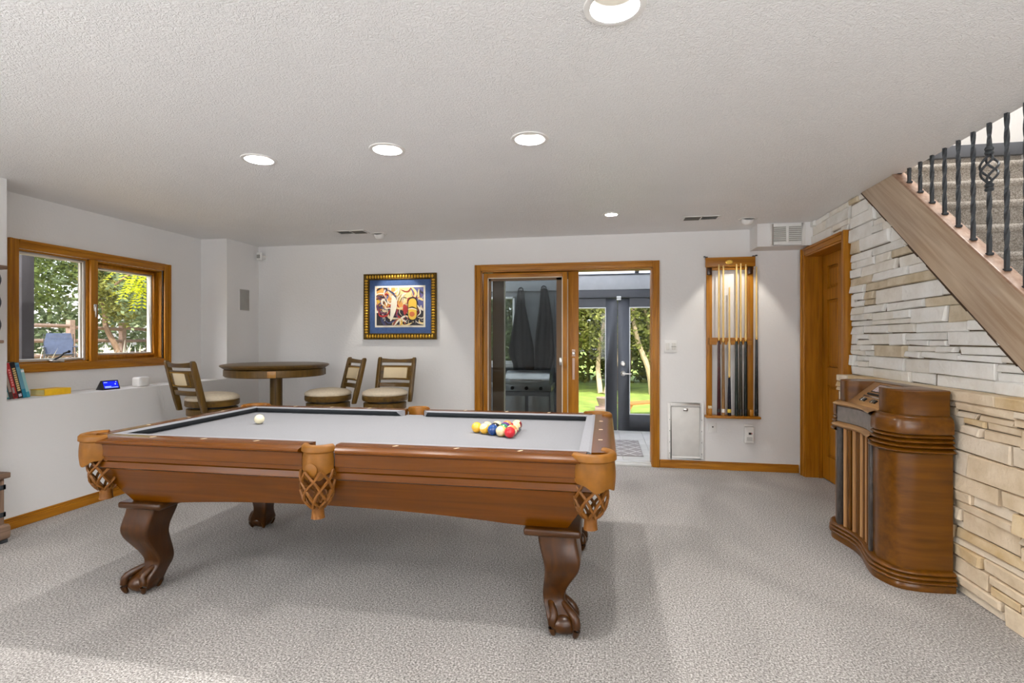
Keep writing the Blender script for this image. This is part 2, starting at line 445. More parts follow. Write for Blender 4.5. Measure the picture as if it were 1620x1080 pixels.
def ledgestone(y0, y1, z0, z1, xb, xf, mats, clip, hmin=.035, hmax=.085, lmin=.14, lmax=.44):
    """ragged dry-stack courses, some stones split into two thin ones"""
    z = z0
    while z < z1 - .004:
        h = R.uniform(hmin, hmax)
        if z1 - z - h < .03: h = z1 - z
        y = y0 + (0 if z == z0 else 0); y -= R.uniform(0, .1)
        prev_dz = 0
        while y < y1 - .002:
            L = R.uniform(lmin, lmax) * (1.0 if h > .05 else 1.15)
            if y1 - y - L < .07: L = y1 - y
            ya, yb = max(y, y0), min(y + L, y1)
            dz0 = R.uniform(-.004, .004) if z > z0 else 0
            if yb - ya > .02:
                subs = [(z + dz0, z + h)]
                if h > .07 and R.random() < .38:
                    k = R.uniform(.38, .62); subs = [(z + dz0, z + h * k), (z + h * k, z + h)]
                for (za, zb) in subs:
                    parts = [(ya, yb)]
                    if len(subs) == 2 and yb - ya > .2 and R.random() < .6:
                        q = R.uniform(.35, .65); ym = ya + (yb - ya) * q; parts = [(ya, ym), (ym, yb)]
                    for (pa, pb) in parts:
                        sk = R.uniform(-.028, .028); sl = R.uniform(-.007, .007); pb -= R.choice((0, 0, 0, .006, .012)) if pb - pa > .12 else 0
                        poly = [(pa + max(sk, 0), za), (pb + sk * .5, za + sl), (pb - abs(sk) * .3, zb + sl * .3), (pa, zb)]
                        poly = clip(poly)
                        if poly: stone(poly, xb, xf - R.choice((-.004, 0, .005, .010, .016)), mats)
            y += L
        z += h

def clip_up(poly):                      # below the stringer
    p = clip_line(poly, 1.0, zs(1.0) - .003, 5.2, zs(5.2) - .003)
    return p
ledgestone(2.42, 4.315, 1.0, H, 1.868, 1.850, ST_U, clip_up, hmin=.05, hmax=.105, lmin=.18, lmax=.55)
ledgestone(4.315, 5.225, 2.105, H, 1.868, 1.850, ST_U, lambda p: p, hmin=.06, hmax=.1, lmin=.2, lmax=.5)
ledgestone(5.222, 5.283, 0, 2.105, 1.868, 1.850, ST_U, lambda p: p, hmin=.06, hmax=.11)
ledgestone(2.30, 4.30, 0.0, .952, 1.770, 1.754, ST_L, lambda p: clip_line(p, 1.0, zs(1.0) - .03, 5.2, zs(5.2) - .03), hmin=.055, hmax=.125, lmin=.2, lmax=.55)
# capping course of the lower wall
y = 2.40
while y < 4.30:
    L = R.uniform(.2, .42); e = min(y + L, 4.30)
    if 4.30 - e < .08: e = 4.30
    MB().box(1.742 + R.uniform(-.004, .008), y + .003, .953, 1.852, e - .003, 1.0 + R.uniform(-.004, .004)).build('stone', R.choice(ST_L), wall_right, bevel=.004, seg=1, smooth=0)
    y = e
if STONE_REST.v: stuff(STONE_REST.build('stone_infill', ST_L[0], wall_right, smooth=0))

# stairwell walls, upper floor
struct(MB().box(2.95, -4.25, 0, 3.1, 6.0, 5.0).build('wall_stair', M_wall, smooth=0))
up = MB()
up.box(.6, 5.65, 2.45, 3.1, 5.8, 5.0); up.box(.6, -.6, 2.575, .75, 5.8, 5.0); up.box(.6, -.75, 2.575, 3.1, -.6, 5.0)
up.box(.6, -.75, 5.0, 3.1, 5.8, 5.1)
struct(up.build('wall_upstairs', M_wall, smooth=0))
struct(MB().box(.75, 4.28, 2.50, 2.95, 5.65, 2.665).build('floor', M_stair_carpet, smooth=0))
struct(MB().box(1.885, 4.245, 2.585, 2.95, 4.28, 2.675).build('trim_1', M_grey, bevel=.006))

# baseboards
def baseboard(name, x0, y0, x1, y1, nx, ny, ax):
    b = MB()
    for d, za, zb in ((.016, 0, .05), (.012, .05, .064), (.008, .064, .078)):
        b.box(x0, y0, za, x1 + nx * d, y1 + ny * d, zb)
    return struct(b.build(name, OAK[ax], bevel=.003, seg=1))
baseboard('baseboard_back', .545, YB, 1.82, YB, 0, -1, 'x')
baseboard('baseboard_back', XL, YB, -1.34, YB, 0, -1, 'x')
baseboard('baseboard_left', XL, -4.1, XL, YB, 1, 0, 'y')

# ------------------------------------------------------------------ window_1 in the left wall
win = sempty('window_1', (XU, (WY0 + WY1) / 2, (WZ0 + WZ1) / 2))
wo = Vector(win.location)
def wb(name, m, boxes, bevel=.003, parent=win):
    b = MB()
    for q in boxes: b.box(q[0] - wo.x, q[1] - wo.y, q[2] - wo.z, q[3] - wo.x, q[4] - wo.y, q[5] - wo.z)
    return b.build(name, m, parent, bevel=bevel, seg=2)
cw = .066
def casing_side(y0, y1, z0, z1):
    return [(XU, y0, z0, XU + .016, y1, z1)]
# casing in two steps, mitred ends left square
for (ya, yb_, za, zb, ax) in ((WY0 - cw, WY0, WZ0 - cw, WZ1 + cw, 'z'), (WY1, WY1 + cw, WZ0 - cw, WZ1 + cw, 'z'),
                         (WY0, WY1, WZ0 - cw, WZ0, 'y'), (WY0, WY1, WZ1, WZ1 + cw, 'y')):
    bx = [(XU - .02, ya, za, XU + .014, yb_, zb)]
    if ax == 'z':
        o_ = ya if ya < WY0 else yb_ - .022
        bx.append((XU + .012, o_, za, XU + .024, o_ + .022, zb))
    else:
        o_ = za if za < WZ0 else zb - .022
        bx.append((XU + .012, ya, o_, XU + .024, yb_, o_ + .022))
    wb('window_casing', OAK[ax], bx)
ym = 3.625                                          # mullion centre
wb('mullion', OAK['z'], [(XU - .05, ym - .03, WZ0, XU + .006, ym + .03, WZ1)])
for (a, b_) in ((WY0, ym - .03), (ym + .03, WY1)):
    dj = .06 if a == WY0 else .138
    wb('jamb', OAK['z'], [(XU - dj, a, WZ0, XU - .02, a + .012, WZ1), (XU - dj, b_ - .012, WZ0, XU - .02, b_, WZ1)], 0)
    wb('jamb', OAK['y'], [(XU - .138, a, WZ0, XU - .02, b_, WZ0 + .012), (XU - .138, a, WZ1 - .012, XU - .02, b_, WZ1)], 0)
M_sash = mat('pale_sash', (214, 212, 204), .5)
M_screenf = mat('pale_screen_frame', (206, 204, 198), .5)
def sash(a, b_, z0, z1, x, t, m, wid, name='sash'):
    return wb(name, m, [(x, a, z0, x + t, a + wid, z1), (x, b_ - wid, z0, x + t, b_, z1), (x, a + wid, z0, x + t, b_ - wid, z0 + wid), (x, a + wid, z1 - wid, x + t, b_ - wid, z1)])
# near casement: thin pale insect-screen frame in front, sash behind
sash(WY0 + .012, ym - .03 - .012, WZ0 + .012, WZ1 - .012, XU - .05, .014, M_screenf, .018, 'screen_frame')
sash(WY0 + .012, ym - .042, WZ0 + .012, WZ1 - .012, XU - .085, .022, M_sash, .020)
wb('pane', M_glass, [(XU - .076, WY0 + .028, WZ0 + .028, XU - .072, ym - .058, WZ1 - .028)], 0)
# far casement: oak sash
sash(ym + .042, WY1 - .012, WZ0 + .012, WZ1 - .012, XU - .1, .04, OAK['z'], .036)
sash(ym + .078, WY1 - .048, WZ0 + .048, WZ1 - .048, XU - .13, .045, M_sash, .014, 'glazing_bead')
wb('pane', M_glass, [(XU - .10, ym + .09, WZ0 + .06, XU - .096, WY1 - .06, WZ1 - .06)], 0)
wb('window_latch', M_nickel, [(XU + .004, ym - .012, 1.50, XU + .016, ym + .012, 1.56), (XU + .014, ym - .006, 1.45, XU + .022, ym + .006, 1.54)])
ck = wb('crank_base', M_nickel, [(XU - .03, 3.28, WZ0 + .004, XU + .02, 3.37, WZ0 + .022)])
cb = MB().tube([(.0, -.02, 0), (.025, .01, .025), (.02, .04, .05), (.035, .06, .06)], .007, 8)
cb.sphere((.038, .062, .062), .012, 10, 8)
ckh = cb.build('crank_handle', M_black, win); ckh.location = (0, 3.325 - wo.y, WZ0 + .022 - wo.z)

# ------------------------------------------------------------------ door_1: sliding door in the back wall
d1 = sempty('door_1', (-.4, YB, 0))
def db(name, m, boxes, bevel=.003, parent=None, org=None):
    org = org or Vector(d1.location); b = MB()
    for q in boxes: b.box(q[0] - org.x, q[1] - org.y, q[2] - org.z, q[3] - org.x, q[4] - org.y, q[5] - org.z)
    return b.build(name, m, parent or d1, bevel=bevel)
cw = .064
db('casing', OAK['z'], [(DX0 - cw, YB - .018, 0, DX0, YB, DZ + cw), (DX0 - cw, YB - .026, 0, DX0 - cw + .02, YB - .016, DZ + cw)])
db('casing', OAK['z'], [(DX1, YB - .018, 0, DX1 + cw, YB, DZ + cw), (DX1 + cw - .02, YB - .026, 0, DX1 + cw, YB - .016, DZ + cw)])
db('casing', OAK['x'], [(DX0, YB - .018, DZ, DX1, YB, DZ + cw), (DX0, YB - .026, DZ + cw - .02, DX1, YB - .016, DZ + cw)])
db('jamb', OAK['z'], [(DX0, YB, .0, DX0 + .012, YB + .16, DZ), (DX1 - .012, YB, 0, DX1, YB + .16, DZ)], 0)
db('jamb', OAK['x'], [(DX0, YB, DZ - .012, DX1, YB + .16, DZ)], 0)
db('threshold', mat('sill_metal', (214, 214, 212), .4), [(DX0 + .012, YB - .01, 0, DX1 - .012, YB + .17, .022), (DX0 + .012, YB + .03, .022, DX1 - .012, YB + .045, .034)])
# fixed leaf
fx0, fx1, fy = -1.255, -.372, YB + .03
db('stile', OAK['z'], [(fx0, fy, .03, fx0 + .046, fy + .035, DZ - .02)])
db('stile', OAK['z'], [(fx1 - .046, fy, .03, fx1, fy + .035, DZ - .02)])
db('rail', OAK['x'], [(fx0 + .046, fy, DZ - .068, fx1 - .046, fy + .035, DZ - .02), (fx0 + .046, fy, .03, fx1 - .046, fy + .035, .11)])
gx0, gx1, gz0, gz1 = fx0 + .046, fx1 - .046, .11, DZ - .068
db('gasket', M_gasket, [(gx0, fy - .002, gz0, gx0 + .008, fy + .03, gz1), (gx1 - .008, fy - .002, gz0, gx1, fy + .03, gz1), (gx0, fy - .002, gz1 - .008, gx1, fy + .03, gz1)], 0)
gx0 += .008; gx1 -= .008; gz1 -= .008
fwid = .05
db('screen_frame', M_screen, [(gx0, fy + .006, gz0, gx0 + .026, fy + .03, gz1), (gx1 - .056, fy + .006, gz0, gx1, fy + .03, gz1), (gx0, fy + .006, gz1 - .026, gx1, fy + .03, gz1)], 0)
db('pane', M_glass2, [(gx0 + .026, fy + .016, gz0, gx1 - .056, fy + .020, gz1 - .026)], 0)
db('pull_latch', OAK['z'], [(-.412, fy - .016, .985, -.372, fy, 1.085)], .004)
db('latch_plate', M_nickel, [(-.452, fy - .006, 1.0, -.428, fy + .008, 1.08)], .003)
# sliding leaf pushed behind it
sy = YB + .085
db('sliding_stile', OAK['z'], [(-.365, sy, .03, -.258, sy + .04, DZ - .015)])
db('sliding_stile', M_screen, [(-1.17, sy, .03, -1.045, sy + .04, DZ - .015)])
db('sliding_rail', M_screen, [(-1.045, sy, DZ - .09, -.365, sy + .04, DZ - .015), (-1.045, sy, .03, -.365, sy + .04, .14)])
db('glazing_bead', M_gasket, [(-1.045, sy + .004, .14, -1.035, sy + .036, DZ - .09), (-.375, sy + .004, .14, -.365, sy + .036, DZ - .09)], 0)
db('pane', M_glass2, [(-1.035, sy + .018, .14, -.375, sy + .022, DZ - .09)], 0)
hd = db('door_handle', M_bronze, [(-.322, sy - .012, .85, -.296, sy, 1.075), (-.318, sy - .04, .87, -.300, sy - .024, 1.055), (-.316, sy - .03, .87, -.302, sy - .01, .888), (-.316, sy - .03, 1.037, -.302, sy - .01, 1.055)], .005)
lk = MB().lathe([(.0, -.012), (.014, -.012), (.017, 0), (.017, .004)], 16, (0, 0, 0), cap=True)
lk.M = None
lko = MB(Matrix.Rotation(PI / 2, 4, 'X')); lko.lathe([(.018, 0), (.018, .008), (.013, .013)], 16, cap=True); lko.box(-.003, -.008, .012, .003, .008, .02)
o = lko.build('keyhole', M_nickel, d1); o.location = (-.309 + .4, sy - YB, 1.125)
db('keyhole_plate', M_bronze, [(-.326, sy - .008, 1.09, -.292, sy, 1.165)], .004)

# ------------------------------------------------------------------ door_2: six-panel oak door in the stone wall
d2 = sempty('door_2', (1.87, (OY0 + OY1) / 2, 0)); g2 = Vector(d2.location)
def d2b(name, m, boxes, bevel=.003): return db(name, m, boxes, bevel, d2, g2)
XC = 1.815
for (a, b_) in ((OY0 - cw, OY0), (OY1, OY1 + cw)):
    d2b('casing', OAK['z'], [(XC, a, 0, 1.868, b_, OZ + cw), (XC - .01, a if a < OY0 else b_ - .022, 0, XC + .004, (a + .022) if a < OY0 else b_, OZ + cw)])
d2b('casing', OAK['y'], [(XC, OY0, OZ, 1.868, OY1, OZ + cw), (XC - .01, OY0, OZ + cw - .022, XC + .004, OY1, OZ + cw)])
d2b('jamb', OAK['z'], [(XC + .01, OY0, 0, 2.05, OY0 + .014, OZ), (XC + .01, OY1 - .014, 0, 2.05, OY1, OZ)], 0)
d2b('jamb', OAK['y'], [(XC + .01, OY0 + .014, OZ - .014, 2.05, OY1 - .014, OZ)], 0)
d2b('door_stop', OAK['z'], [(1.935, OY1 - .026, 0, 1.965, OY1 - .014, OZ - .014), (1.935, OY0 + .014, 0, 1.965, OY0 + .026, OZ - .014)], 0)
dx = 1.968; sa, sb = OY0 + .016, OY1 - .016; stl = .105; midy = (sa + sb) / 2
fr = []
for (a, b_) in ((sa, sa + stl), (sb - stl, sb), (midy - .05, midy + .05)): fr.append((dx, a, .012, dx + .035, b_, OZ - .018))
ZR = [(.012, .22), (.86, 1.02), (1.62, 1.72), (1.92, OZ - .018)]
for (za, zb) in ZR: fr.append((dx + .0005, sa + stl, za, dx + .035, sb - stl, zb))
leaf = d2b('door_leaf', OAK['z'], fr, 0)
for i in range(3):
    za, zb = ZR[i][1], ZR[i + 1][0]
    for (a, b_) in ((sa + stl, midy - .05), (midy + .05, sb - stl)):
        b = MB(); e = .03
        rings = []
        for (x, k) in ((dx + .03, 0), (dx + .014, .004), (dx + .014, .012), (dx + .004, e)):
            rings.append([(x - g2.x, a + k - g2.y, za + k), (x - g2.x, b_ - k - g2.y, za + k), (x - g2.x, b_ - k - g2.y, zb - k), (x - g2.x, a + k - g2.y, zb - k)])
        b.loft(rings); b.build('door_panel', OAK['z'], d2, smooth=0)
kb = MB(Matrix.Rotation(-PI / 2, 4, 'Y')); kb.lathe([(.03, 0), (.03, .006), (.012, .01), (.011, .035), (.026, .045), (.028, .06), (.018, .068), (0, .069)], 20)
o = kb.build('door_knob', M_brass, d2); o.location = (dx - g2.x, sa + .06 - g2.y, .94)

# ------------------------------------------------------------------ staircase
st = thing('staircase', 'carpeted staircase with tan timber stringer and black iron balusters above the stone wall', 'staircase', (2.4, 2.55, 0))
so = Vector(st.location)
def stepmesh(y, z, last=False):
    # nose point at (y,z): rounded carpeted nosing, tread behind, riser below
    pf = [(y + .035, z - .2)]
    for k in range(9):
        a = -PI / 2 + PI * k / 8
        pf.append((y + .022 - .024 * math.cos(a), z - .024 + .024 * math.sin(a)))
    pf += [(y + .30, z), (y + .30, z - .2)]
    return pf
RISE, RUN = .1935, .25
for i in range(-6, 7):
    y, z = 2.8 + RUN * i, 1.524 + RISE * i
    if z < .1: continue
    b = MB(); b.prism([(p[0] - so.y, p[1]) for p in stepmesh(y, z)], 1.895 - so.x, 2.948 - so.x)
    b.build('step', M_stair_carpet, st, smooth=50)
def zt(y): return zs(y) + .335                       # stringer top
ya, ybb = 1.36, 4.20
sm = MB()
sm.prism([(ya - so.y, max(zs(ya), 0)), (ybb - so.y, zs(ybb)), (ybb - so.y, zt(ybb)), (ya - so.y, zt(ya))], 1.832 - so.x, 1.893 - so.x)
stringer = sm.build('stringer', wood('stringer_wood', (168, 140, 112), (206, 186, 160), 'y', rough=.36, coat=.45, scale=.7, dist=.9, rot=(-.69, 0, 0)), st, bevel=.004)
cp = MB()
cp.prism([(ya - so.y, zt(ya)), (ybb - so.y, zt(ybb)), (ybb - so.y, zt(ybb) + .018), (ya - so.y, zt(ya) + .018)], 1.826 - so.x, 1.899 - so.x)
cp.build('stringer_cap', wood('cap_wood', (150, 112, 88), (190, 158, 134), 'y', rough=.4, coat=.3), st, bevel=.004)
dt = MB()
yy = 1.4
while yy < 4.1:                                        # dark strip standing in for the shadow gap between stone and stringer
    e = yy + R.uniform(.08, .2); dp = R.uniform(.008, .022)
    dt.prism([(yy - so.y, zs(yy) - dp), (e - so.y, zs(e) - dp), (e - so.y, zs(e) + .002), (yy - so.y, zs(yy) + .002)], 1.837 - so.x, 1.868 - so.x); yy = e
dt.build('shadow_gap_strip', M_gap_shade, st, smooth=0)
def baluster(y, knot):
    z0 = zt(y) + .017; L = .98; x = 1.862 - so.x; yb = y - so.y
    b = MB(); rings = []; nseg = 44
    skip = (.36, .48) if knot else None
    def seg(za, zb, n):
        rings = []
        for k in range(n + 1):
            z = za + (zb - za) * k / n
            tw = 0 if (z - z0) < .06 or (z - z0) > L - .06 else (z - z0 - .06) * 17
            r = .0110
            rings.append([(x + r * math.cos(tw + PI / 4 + q * PI / 2), yb + r * math.sin(tw + PI / 4 + q * PI / 2), z) for q in range(4)])
        b.loft(rings)
    if knot: seg(z0, z0 + skip[0], 28); seg(z0 + skip[1], z0 + L, 18)
    else: seg(z0, z0 + L, nseg)
    o = b.build('baluster', M_iron, st, smooth=0)
    MB().box(x - .014, yb - .014, z0 - .004, x + .014, yb + .014, z0 + .010).build('baluster_shoe', M_iron, o, bevel=.004)
    if knot:
        k = MB()
        for q in range(4):
            pts = []
            for i in range(15):
                t = i / 14; a = q * PI / 2 + t * PI * 1.2; r = .006 + .032 * math.sin(PI * t)
                pts.append((x + r * math.cos(a), yb + r * math.sin(a), z0 + .35 + .14 * t))
            k.tube(pts, .0055, 6)
        for zc in (.32, .34, .50, .52): k.lathe([(.0, -.008), (.016, -.008), (.019, 0), (.016, .008), (0, .008)], 10, (x, yb, z0 + zc))
        k.build('basket_knot', M_iron, o)
for i in range(-3, 11):
    y = 2.785 + .112 * i
    baluster(y, i in (1, 7))
hr = MB(); hr.prism([(2.2 - so.y, zt(2.2) + .985), (4.0 - so.y, zt(4.0) + .985), (4.0 - so.y, zt(4.0) + 1.05), (2.2 - so.y, zt(2.2) + 1.05)], 1.835 - so.x, 1.89 - so.x)
hr.build('handrail', OAK['y'], st, bevel=.01)

# ------------------------------------------------------------------ pool table
PX0, PX1, PY0, PY1 = -2.503, .047, 2.050, 3.325
pcx, pcy = (PX0 + PX1) / 2, (PY0 + PY1) / 2
pt = thing('pool_table', 'large reddish-brown pool table with grey cloth, leather net pockets and claw feet', 'pool table', (pcx, pcy, 0))
LX, LY = (PX1 - PX0) / 2, (PY1 - PY0) / 2              # half sizes, local
ZT, ZBED = .800, .762
WR, WC = .098, .052                                    # rail timber and cushion widths
# bed
MB().box(-LX + .06, -LY + .06, .70, LX - .06, LY - .06, ZBED).build('bed_cloth', M_felt, pt, smooth=0)
def rail(x0, x1, side, axis):
    """moulded rail: x0..x1 along its length, side = -1/+1, axis 'x' (long sides) or 'y' (ends)"""
    out = (LY if axis == 'x' else LX)
    chop = .05
    # (distance inward from the outer face, z, end chop there)
    prof = [(.022, .688), (.022, .706), (.014, .710), (.014, .764), (.008, .768), (-.004, .772), (-.006, .779), (-.002, .785), (.010, ZT - .010), (.022, ZT - .005), (.045, ZT), (WR, ZT - .001), (WR, .70), (.05, .688)]
    ra, rb = [], []
    for d, z in prof:
        k = chop * max(0, (1 - d / .055)) * .45
        def P(l):
            q = side * (out - d)
            return (l, q, z) if axis == 'x' else (q, l, z)
        ra.append(P(x0 + k)); rb.append(P(x1 - k))
    b = MB(); b.loft([ra, rb])
    o = b.build('rail', CHERRY[axis], pt, smooth=30)
    # inlaid sights
    for f in (.25, .5, .75):
        l = x0 + (x1 - x0) * f; q = side * (out - .062); i = MB(); s_ = .013
        pts = [(-s_, -.003), (s_, -.003), (s_, .003), (-s_, .003)] if axis == 'x' else [(-.003, -s_), (.003, -s_), (.003, s_), (-.003, s_)]
        if axis == 'x': pts = [(-s_ * .5 - .004, -.010), (-s_ * .5 + .006, -.010), (s_ * .5 + .004, .010), (s_ * .5 - .006, .010)]
        if axis == 'y': pts = [(-.010, -.0045), (.010, -.0045), (.010, .0045), (-.010, .0045)]
        cx, cy = (l, q) if axis == 'x' else (q, l)
        i.prism([(cx + a, cy + c) for a, c in pts], ZT - .004, ZT + .0006, 'xy'); i.build('sight', M_inlay, o, smooth=0)
    # cushion
    m = .045
    cpf = [(WR, ZT - .004), (WR + .012, ZT - .001), (WR + WC, ZT - .006), (WR + WC - .004, ZT - .014), (WR + WC - .028, ZBED + .001), (WR, ZBED + .001)]
    ra, rb = [], []
    for d, z in cpf:
        k = (d - WR) * .75 + .004
        def P(l):
            q = side * (out - d)
            return (l, q, z) if axis == 'x' else (q, l, z)
        ra.append(P(x0 + k)); rb.append(P(x1 - k))
    b = MB(); b.loft([ra, rb], mi=0)
    # nose and undercut faces: their shade is put into a dark colour
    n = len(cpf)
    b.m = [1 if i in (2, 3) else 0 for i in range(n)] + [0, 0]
    b.build('cushion', [M_cushion, M_nose_shade], o, smooth=0)
    return o
rail(-LX + .115, -.062, -1, 'x'); rail(.062, LX - .115, -1, 'x')
rail(-LX + .115, -.062, 1, 'x'); rail(.062, LX - .115, 1, 'x')
rail(-LY + .085, LY - .085, -1, 'y'); rail(-LY + .085, LY - .085, 1, 'y')
# moulding under the rails and sarcophagus cabinet
for s_ in (-1, 1):
    b = MB(); b.prism([(s_ * (LY - .044), .690), (s_ * (LY - .034), .678), (s_ * (LY - .030), .652), (s_ * (LY - .04), .644), (s_ * (LY - .10), .644), (s_ * (LY - .10), .690)], -LX + .08, LX - .08)
    b.build('moulding', CHERRY['x'], pt, smooth=0)
    b = MB(); b.prism([(s_ * (LX - .070), .690), (s_ * (LX - .064), .678), (s_ * (LX - .060), .652), (s_ * (LX - .07), .644), (s_ * (LX - .10), .644), (s_ * (LX - .10), .690)], -LY + .10, LY - .10, 'xz')
    b.build('moulding', CHERRY['y'], pt, smooth=0)
    # long apron, arched lower edge, leaning in
    rings = []
    N = 24
    for i in range(N + 1):
        t = -1 + 2 * i / N
        zb = .462 + .042 * max(0, 1 - (t / .80) ** 2)
        f = (.646 - zb) / .186
        xt, xb = t * (LX - .085), t * (LX - .085 - .115 * f)
        yt, yb = s_ * (LY - .042), s_ * (LY - .042 - .10 * f)
        rings.append([(xt, yt, .648), (xb, yb, zb), (xb, yb - s_ * .03, zb), (xt, yt - s_ * .03, .648)])
    b = MB(); b.loft(rings); b.build('apron', CHERRY['x'], pt, smooth=30)
    rings = []
    for i in range(N + 1):
        t = -1 + 2 * i / N
        zb = .462 + .03 * max(0, 1 - (t / .7) ** 2); f = (.646 - zb) / .186
        yt, yb = t * (LY - .05), t * (LY - .05 - .10 * f)
        xt, xb = s_ * (LX - .087), s_ * (LX - .087 - .115 * f)
        rings.append([(xt, yt, .648), (xb, yb, zb), (xb - s_ * .03, yb, zb), (xt - s_ * .03, yt, .648)])
    b = MB(); b.loft(rings); b.build('apron', CHERRY['y'], pt, smooth=30)
# cabriole legs
def sq_ring(cx, cy, wx, z, rr=.3, n=3):
    out = []
    for q in range(4):
        a0 = q * PI / 2
        sx, sy = ((1, 1), (-1, 1), (-1, -1), (1, -1))[q]
        r = wx * rr
        for k in range(n + 1):
            a = a0 + k * PI / 2 / n
            out.append((cx + sx * (wx - r) + r * math.cos(a), cy + sy * (wx - r) + r * math.sin(a), z))
    return out
def leg(sx, sy):
    cx, cy = sx * (LX - .262), sy * (LY - .226)
    prof = [(.432, .082, .018), (.40, .082, .022), (.36, .081, .032), (.32, .078, .040), (.28, .071, .037), (.24, .062, .024), (.20, .054, .010), (.16, .048, .0), (.13, .047, .002), (.105, .051, .014), (.08, .056, .028), (.055, .057, .036), (.03, .052, .040), (.012, .042, .040)]
    # smooth the profile
    P = catmull([Vector(p) for p in prof], 3)
    rings = [sq_ring(cx + sx * p[2], cy + sy * p[2], p[1], p[0], .2) for p in P]
    b = MB(); b.loft(rings)
    o = b.build('leg', DARKCH['z'], pt, smooth=60)
    f = MB(); fc = (cx + sx * .044, cy + sy * .044, .046)
    f.sphere((fc[0], fc[1], .048), (.070, .070, .048), 20, 12)
    f.build('ball_foot', DARKCH['z'], o, smooth=80)
    cl = MB()
    for ang in (0, 88, -88, 180):
        a = math.atan2(sy, sx) + math.radians(ang)
        dx, dy = math.cos(a), math.sin(a); q = 1.22 if abs(ang) < 1 else 1.0
        cl.tube(catmull([(cx + sx * .012 + dx * .040, cy + sy * .012 + dy * .040, .125), (fc[0] + dx * .056 * q, fc[1] + dy * .056 * q, .092), (fc[0] + dx * .066 * q, fc[1] + dy * .066 * q, .060), (fc[0] + dx * .066 * q, fc[1] + dy * .066 * q, .030), (fc[0] + dx * .056 * q, fc[1] + dy * .056 * q, .004)], 3),
                [.012, .015, .017, .0175, .018, .0185, .0185, .018, .017, .015, .013, .011, .007], 8)
    cl.build('claw', DARKCH['z'], o, smooth=80)
    pl = MB()
    X0, X1 = cx - .122, cx + .122; Y0, Y1 = cy - .122, cy + .122
    pl.box(X0, Y0, .430, X1, Y1, .463); pl.build('plinth', DARKCH['x'], o, bevel=.012, seg=3, smooth=60)
for sx in (-1, 1):
    for sy in (-1, 1): leg(sx, sy)
# pockets
def pocket(kind, sx, sy):
    b = MB()
    if kind == 'corner':
        c = Vector((sx * (LX - .092), sy * (LY - .076))); out0 = math.atan2(sy, sx)
        r = .083; span = math.radians(104)
    else:
        c = Vector((0, sy * (LY - .034))); out0 = math.atan2(sy, 0); r = .066; span = math.radians(78)
    # padded collar: half ring open towards the bed
    N = 22; pts = [(c.x + r * math.cos(out0 - span + 2 * span * i / N), c.y + r * math.sin(out0 - span + 2 * span * i / N), ZT - .008) for i in range(N + 1)]
    col = MB()
    rings = []
    for i in range(N + 1):
        a = out0 - span + 2 * span * i / N; ca, sa = math.cos(a), math.sin(a)
        sec = [(-.020, -.06), (-.020, .004), (-.010, .013), (.004, .013), (.013, .004), (.014, -.016), (.006, -.022), (.004, -.06)]
        rings.append([(c.x + ca * (r + dr), c.y + sa * (r + dr), ZT - .004 + dz) for dr, dz in sec])
    col.loft(rings)
    o = col.build('pocket', M_leather, pt, smooth=50)
    # shield hanging from the collar with a scalloped lower edge
    sh = MB(); rings = []
    sp = span * (.93 if kind == 'corner' else .98)
    for i in range(N + 1):
        t = -1 + 2 * i / N; a = out0 + sp * t; ca, sa = math.cos(a), math.sin(a)
        zb = .664 + .040 * abs(t) ** 3 + .008 * math.cos(t * 3 * PI) - (0 if kind == 'corner' else .0)
        row = []
        for k in range(6):
            z = ZT - .03 + (zb - ZT + .03) * k / 5
            rr = r + .006 + .004 * math.sin(PI * k / 5)
            row.append((c.x + ca * rr, c.y + sa * rr, z))
        for k in range(5, -1, -1):
            z = ZT - .03 + (zb - ZT + .03) * k / 5
            row.append((c.x + ca * (r - .002), c.y + sa * (r - .002), z))
        rings.append(row)
    sh.loft(rings); sh.build('shield', M_leather, o, smooth=50)
    if kind != 'corner':                                # stitched oval patch
        pz = MB(Matrix.Translation((0, sy * (LY + .034 + .0095), .705)) @ Matrix.Rotation(sy * -PI / 2, 4, 'X'))
        pz.lathe([(.03, 0), (.03, .003), (.026, .006), (0, .007)], 24); ob = pz.build('patch', M_leather, o); 
    # net: leather lattice on a bag, gathered in a cuff
    nc = Vector((c.x - math.cos(out0) * (.012 if kind == 'corner' else -.022), c.y - math.sin(out0) * (.012 if kind == 'corner' else -.022)))
    def rad(z):
        T = [(.700, .070), (.66, .072), (.62, .070), (.58, .062), (.555, .048), (.535, .030), (.52, .026)]
        if z >= T[0][0]: return T[0][1]
        for (za, ra), (zb, rb_) in zip(T, T[1:]):
            if z >= zb: return rb_ + (ra - rb_) * (z - zb) / (za - zb)
        return T[-1][1]
    net = MB(); K = 7
    for q in range(K):
        for d in (-1, 1):
            pts = []
            for i in range(14):
                t = i / 13; z = .70 + (.535 - .70) * t
                a = 2 * PI * q / K + d * t * 1.75 + .06 * math.sin(t * 9 + q)
                pts.append((nc.x + rad(z) * math.cos(a), nc.y + rad(z) * math.sin(a), z))
            net.tube(pts, .0068, 5)
    net.build('net', M_leather_d, o, smooth=70)
    cf = MB(); cf.lathe([(.020, .545), (.027, .54), (.026, .52), (.028, .492), (.030, .486), (.024, .486), (.022, .52)], 18, (nc.x, nc.y, 0))
    cf.build('cuff', M_leather_d, o)
for sx in (-1, 1):
    for sy in (-1, 1): pocket('corner', sx, sy)
for sy in (-1, 1): pocket('side', 0, sy)

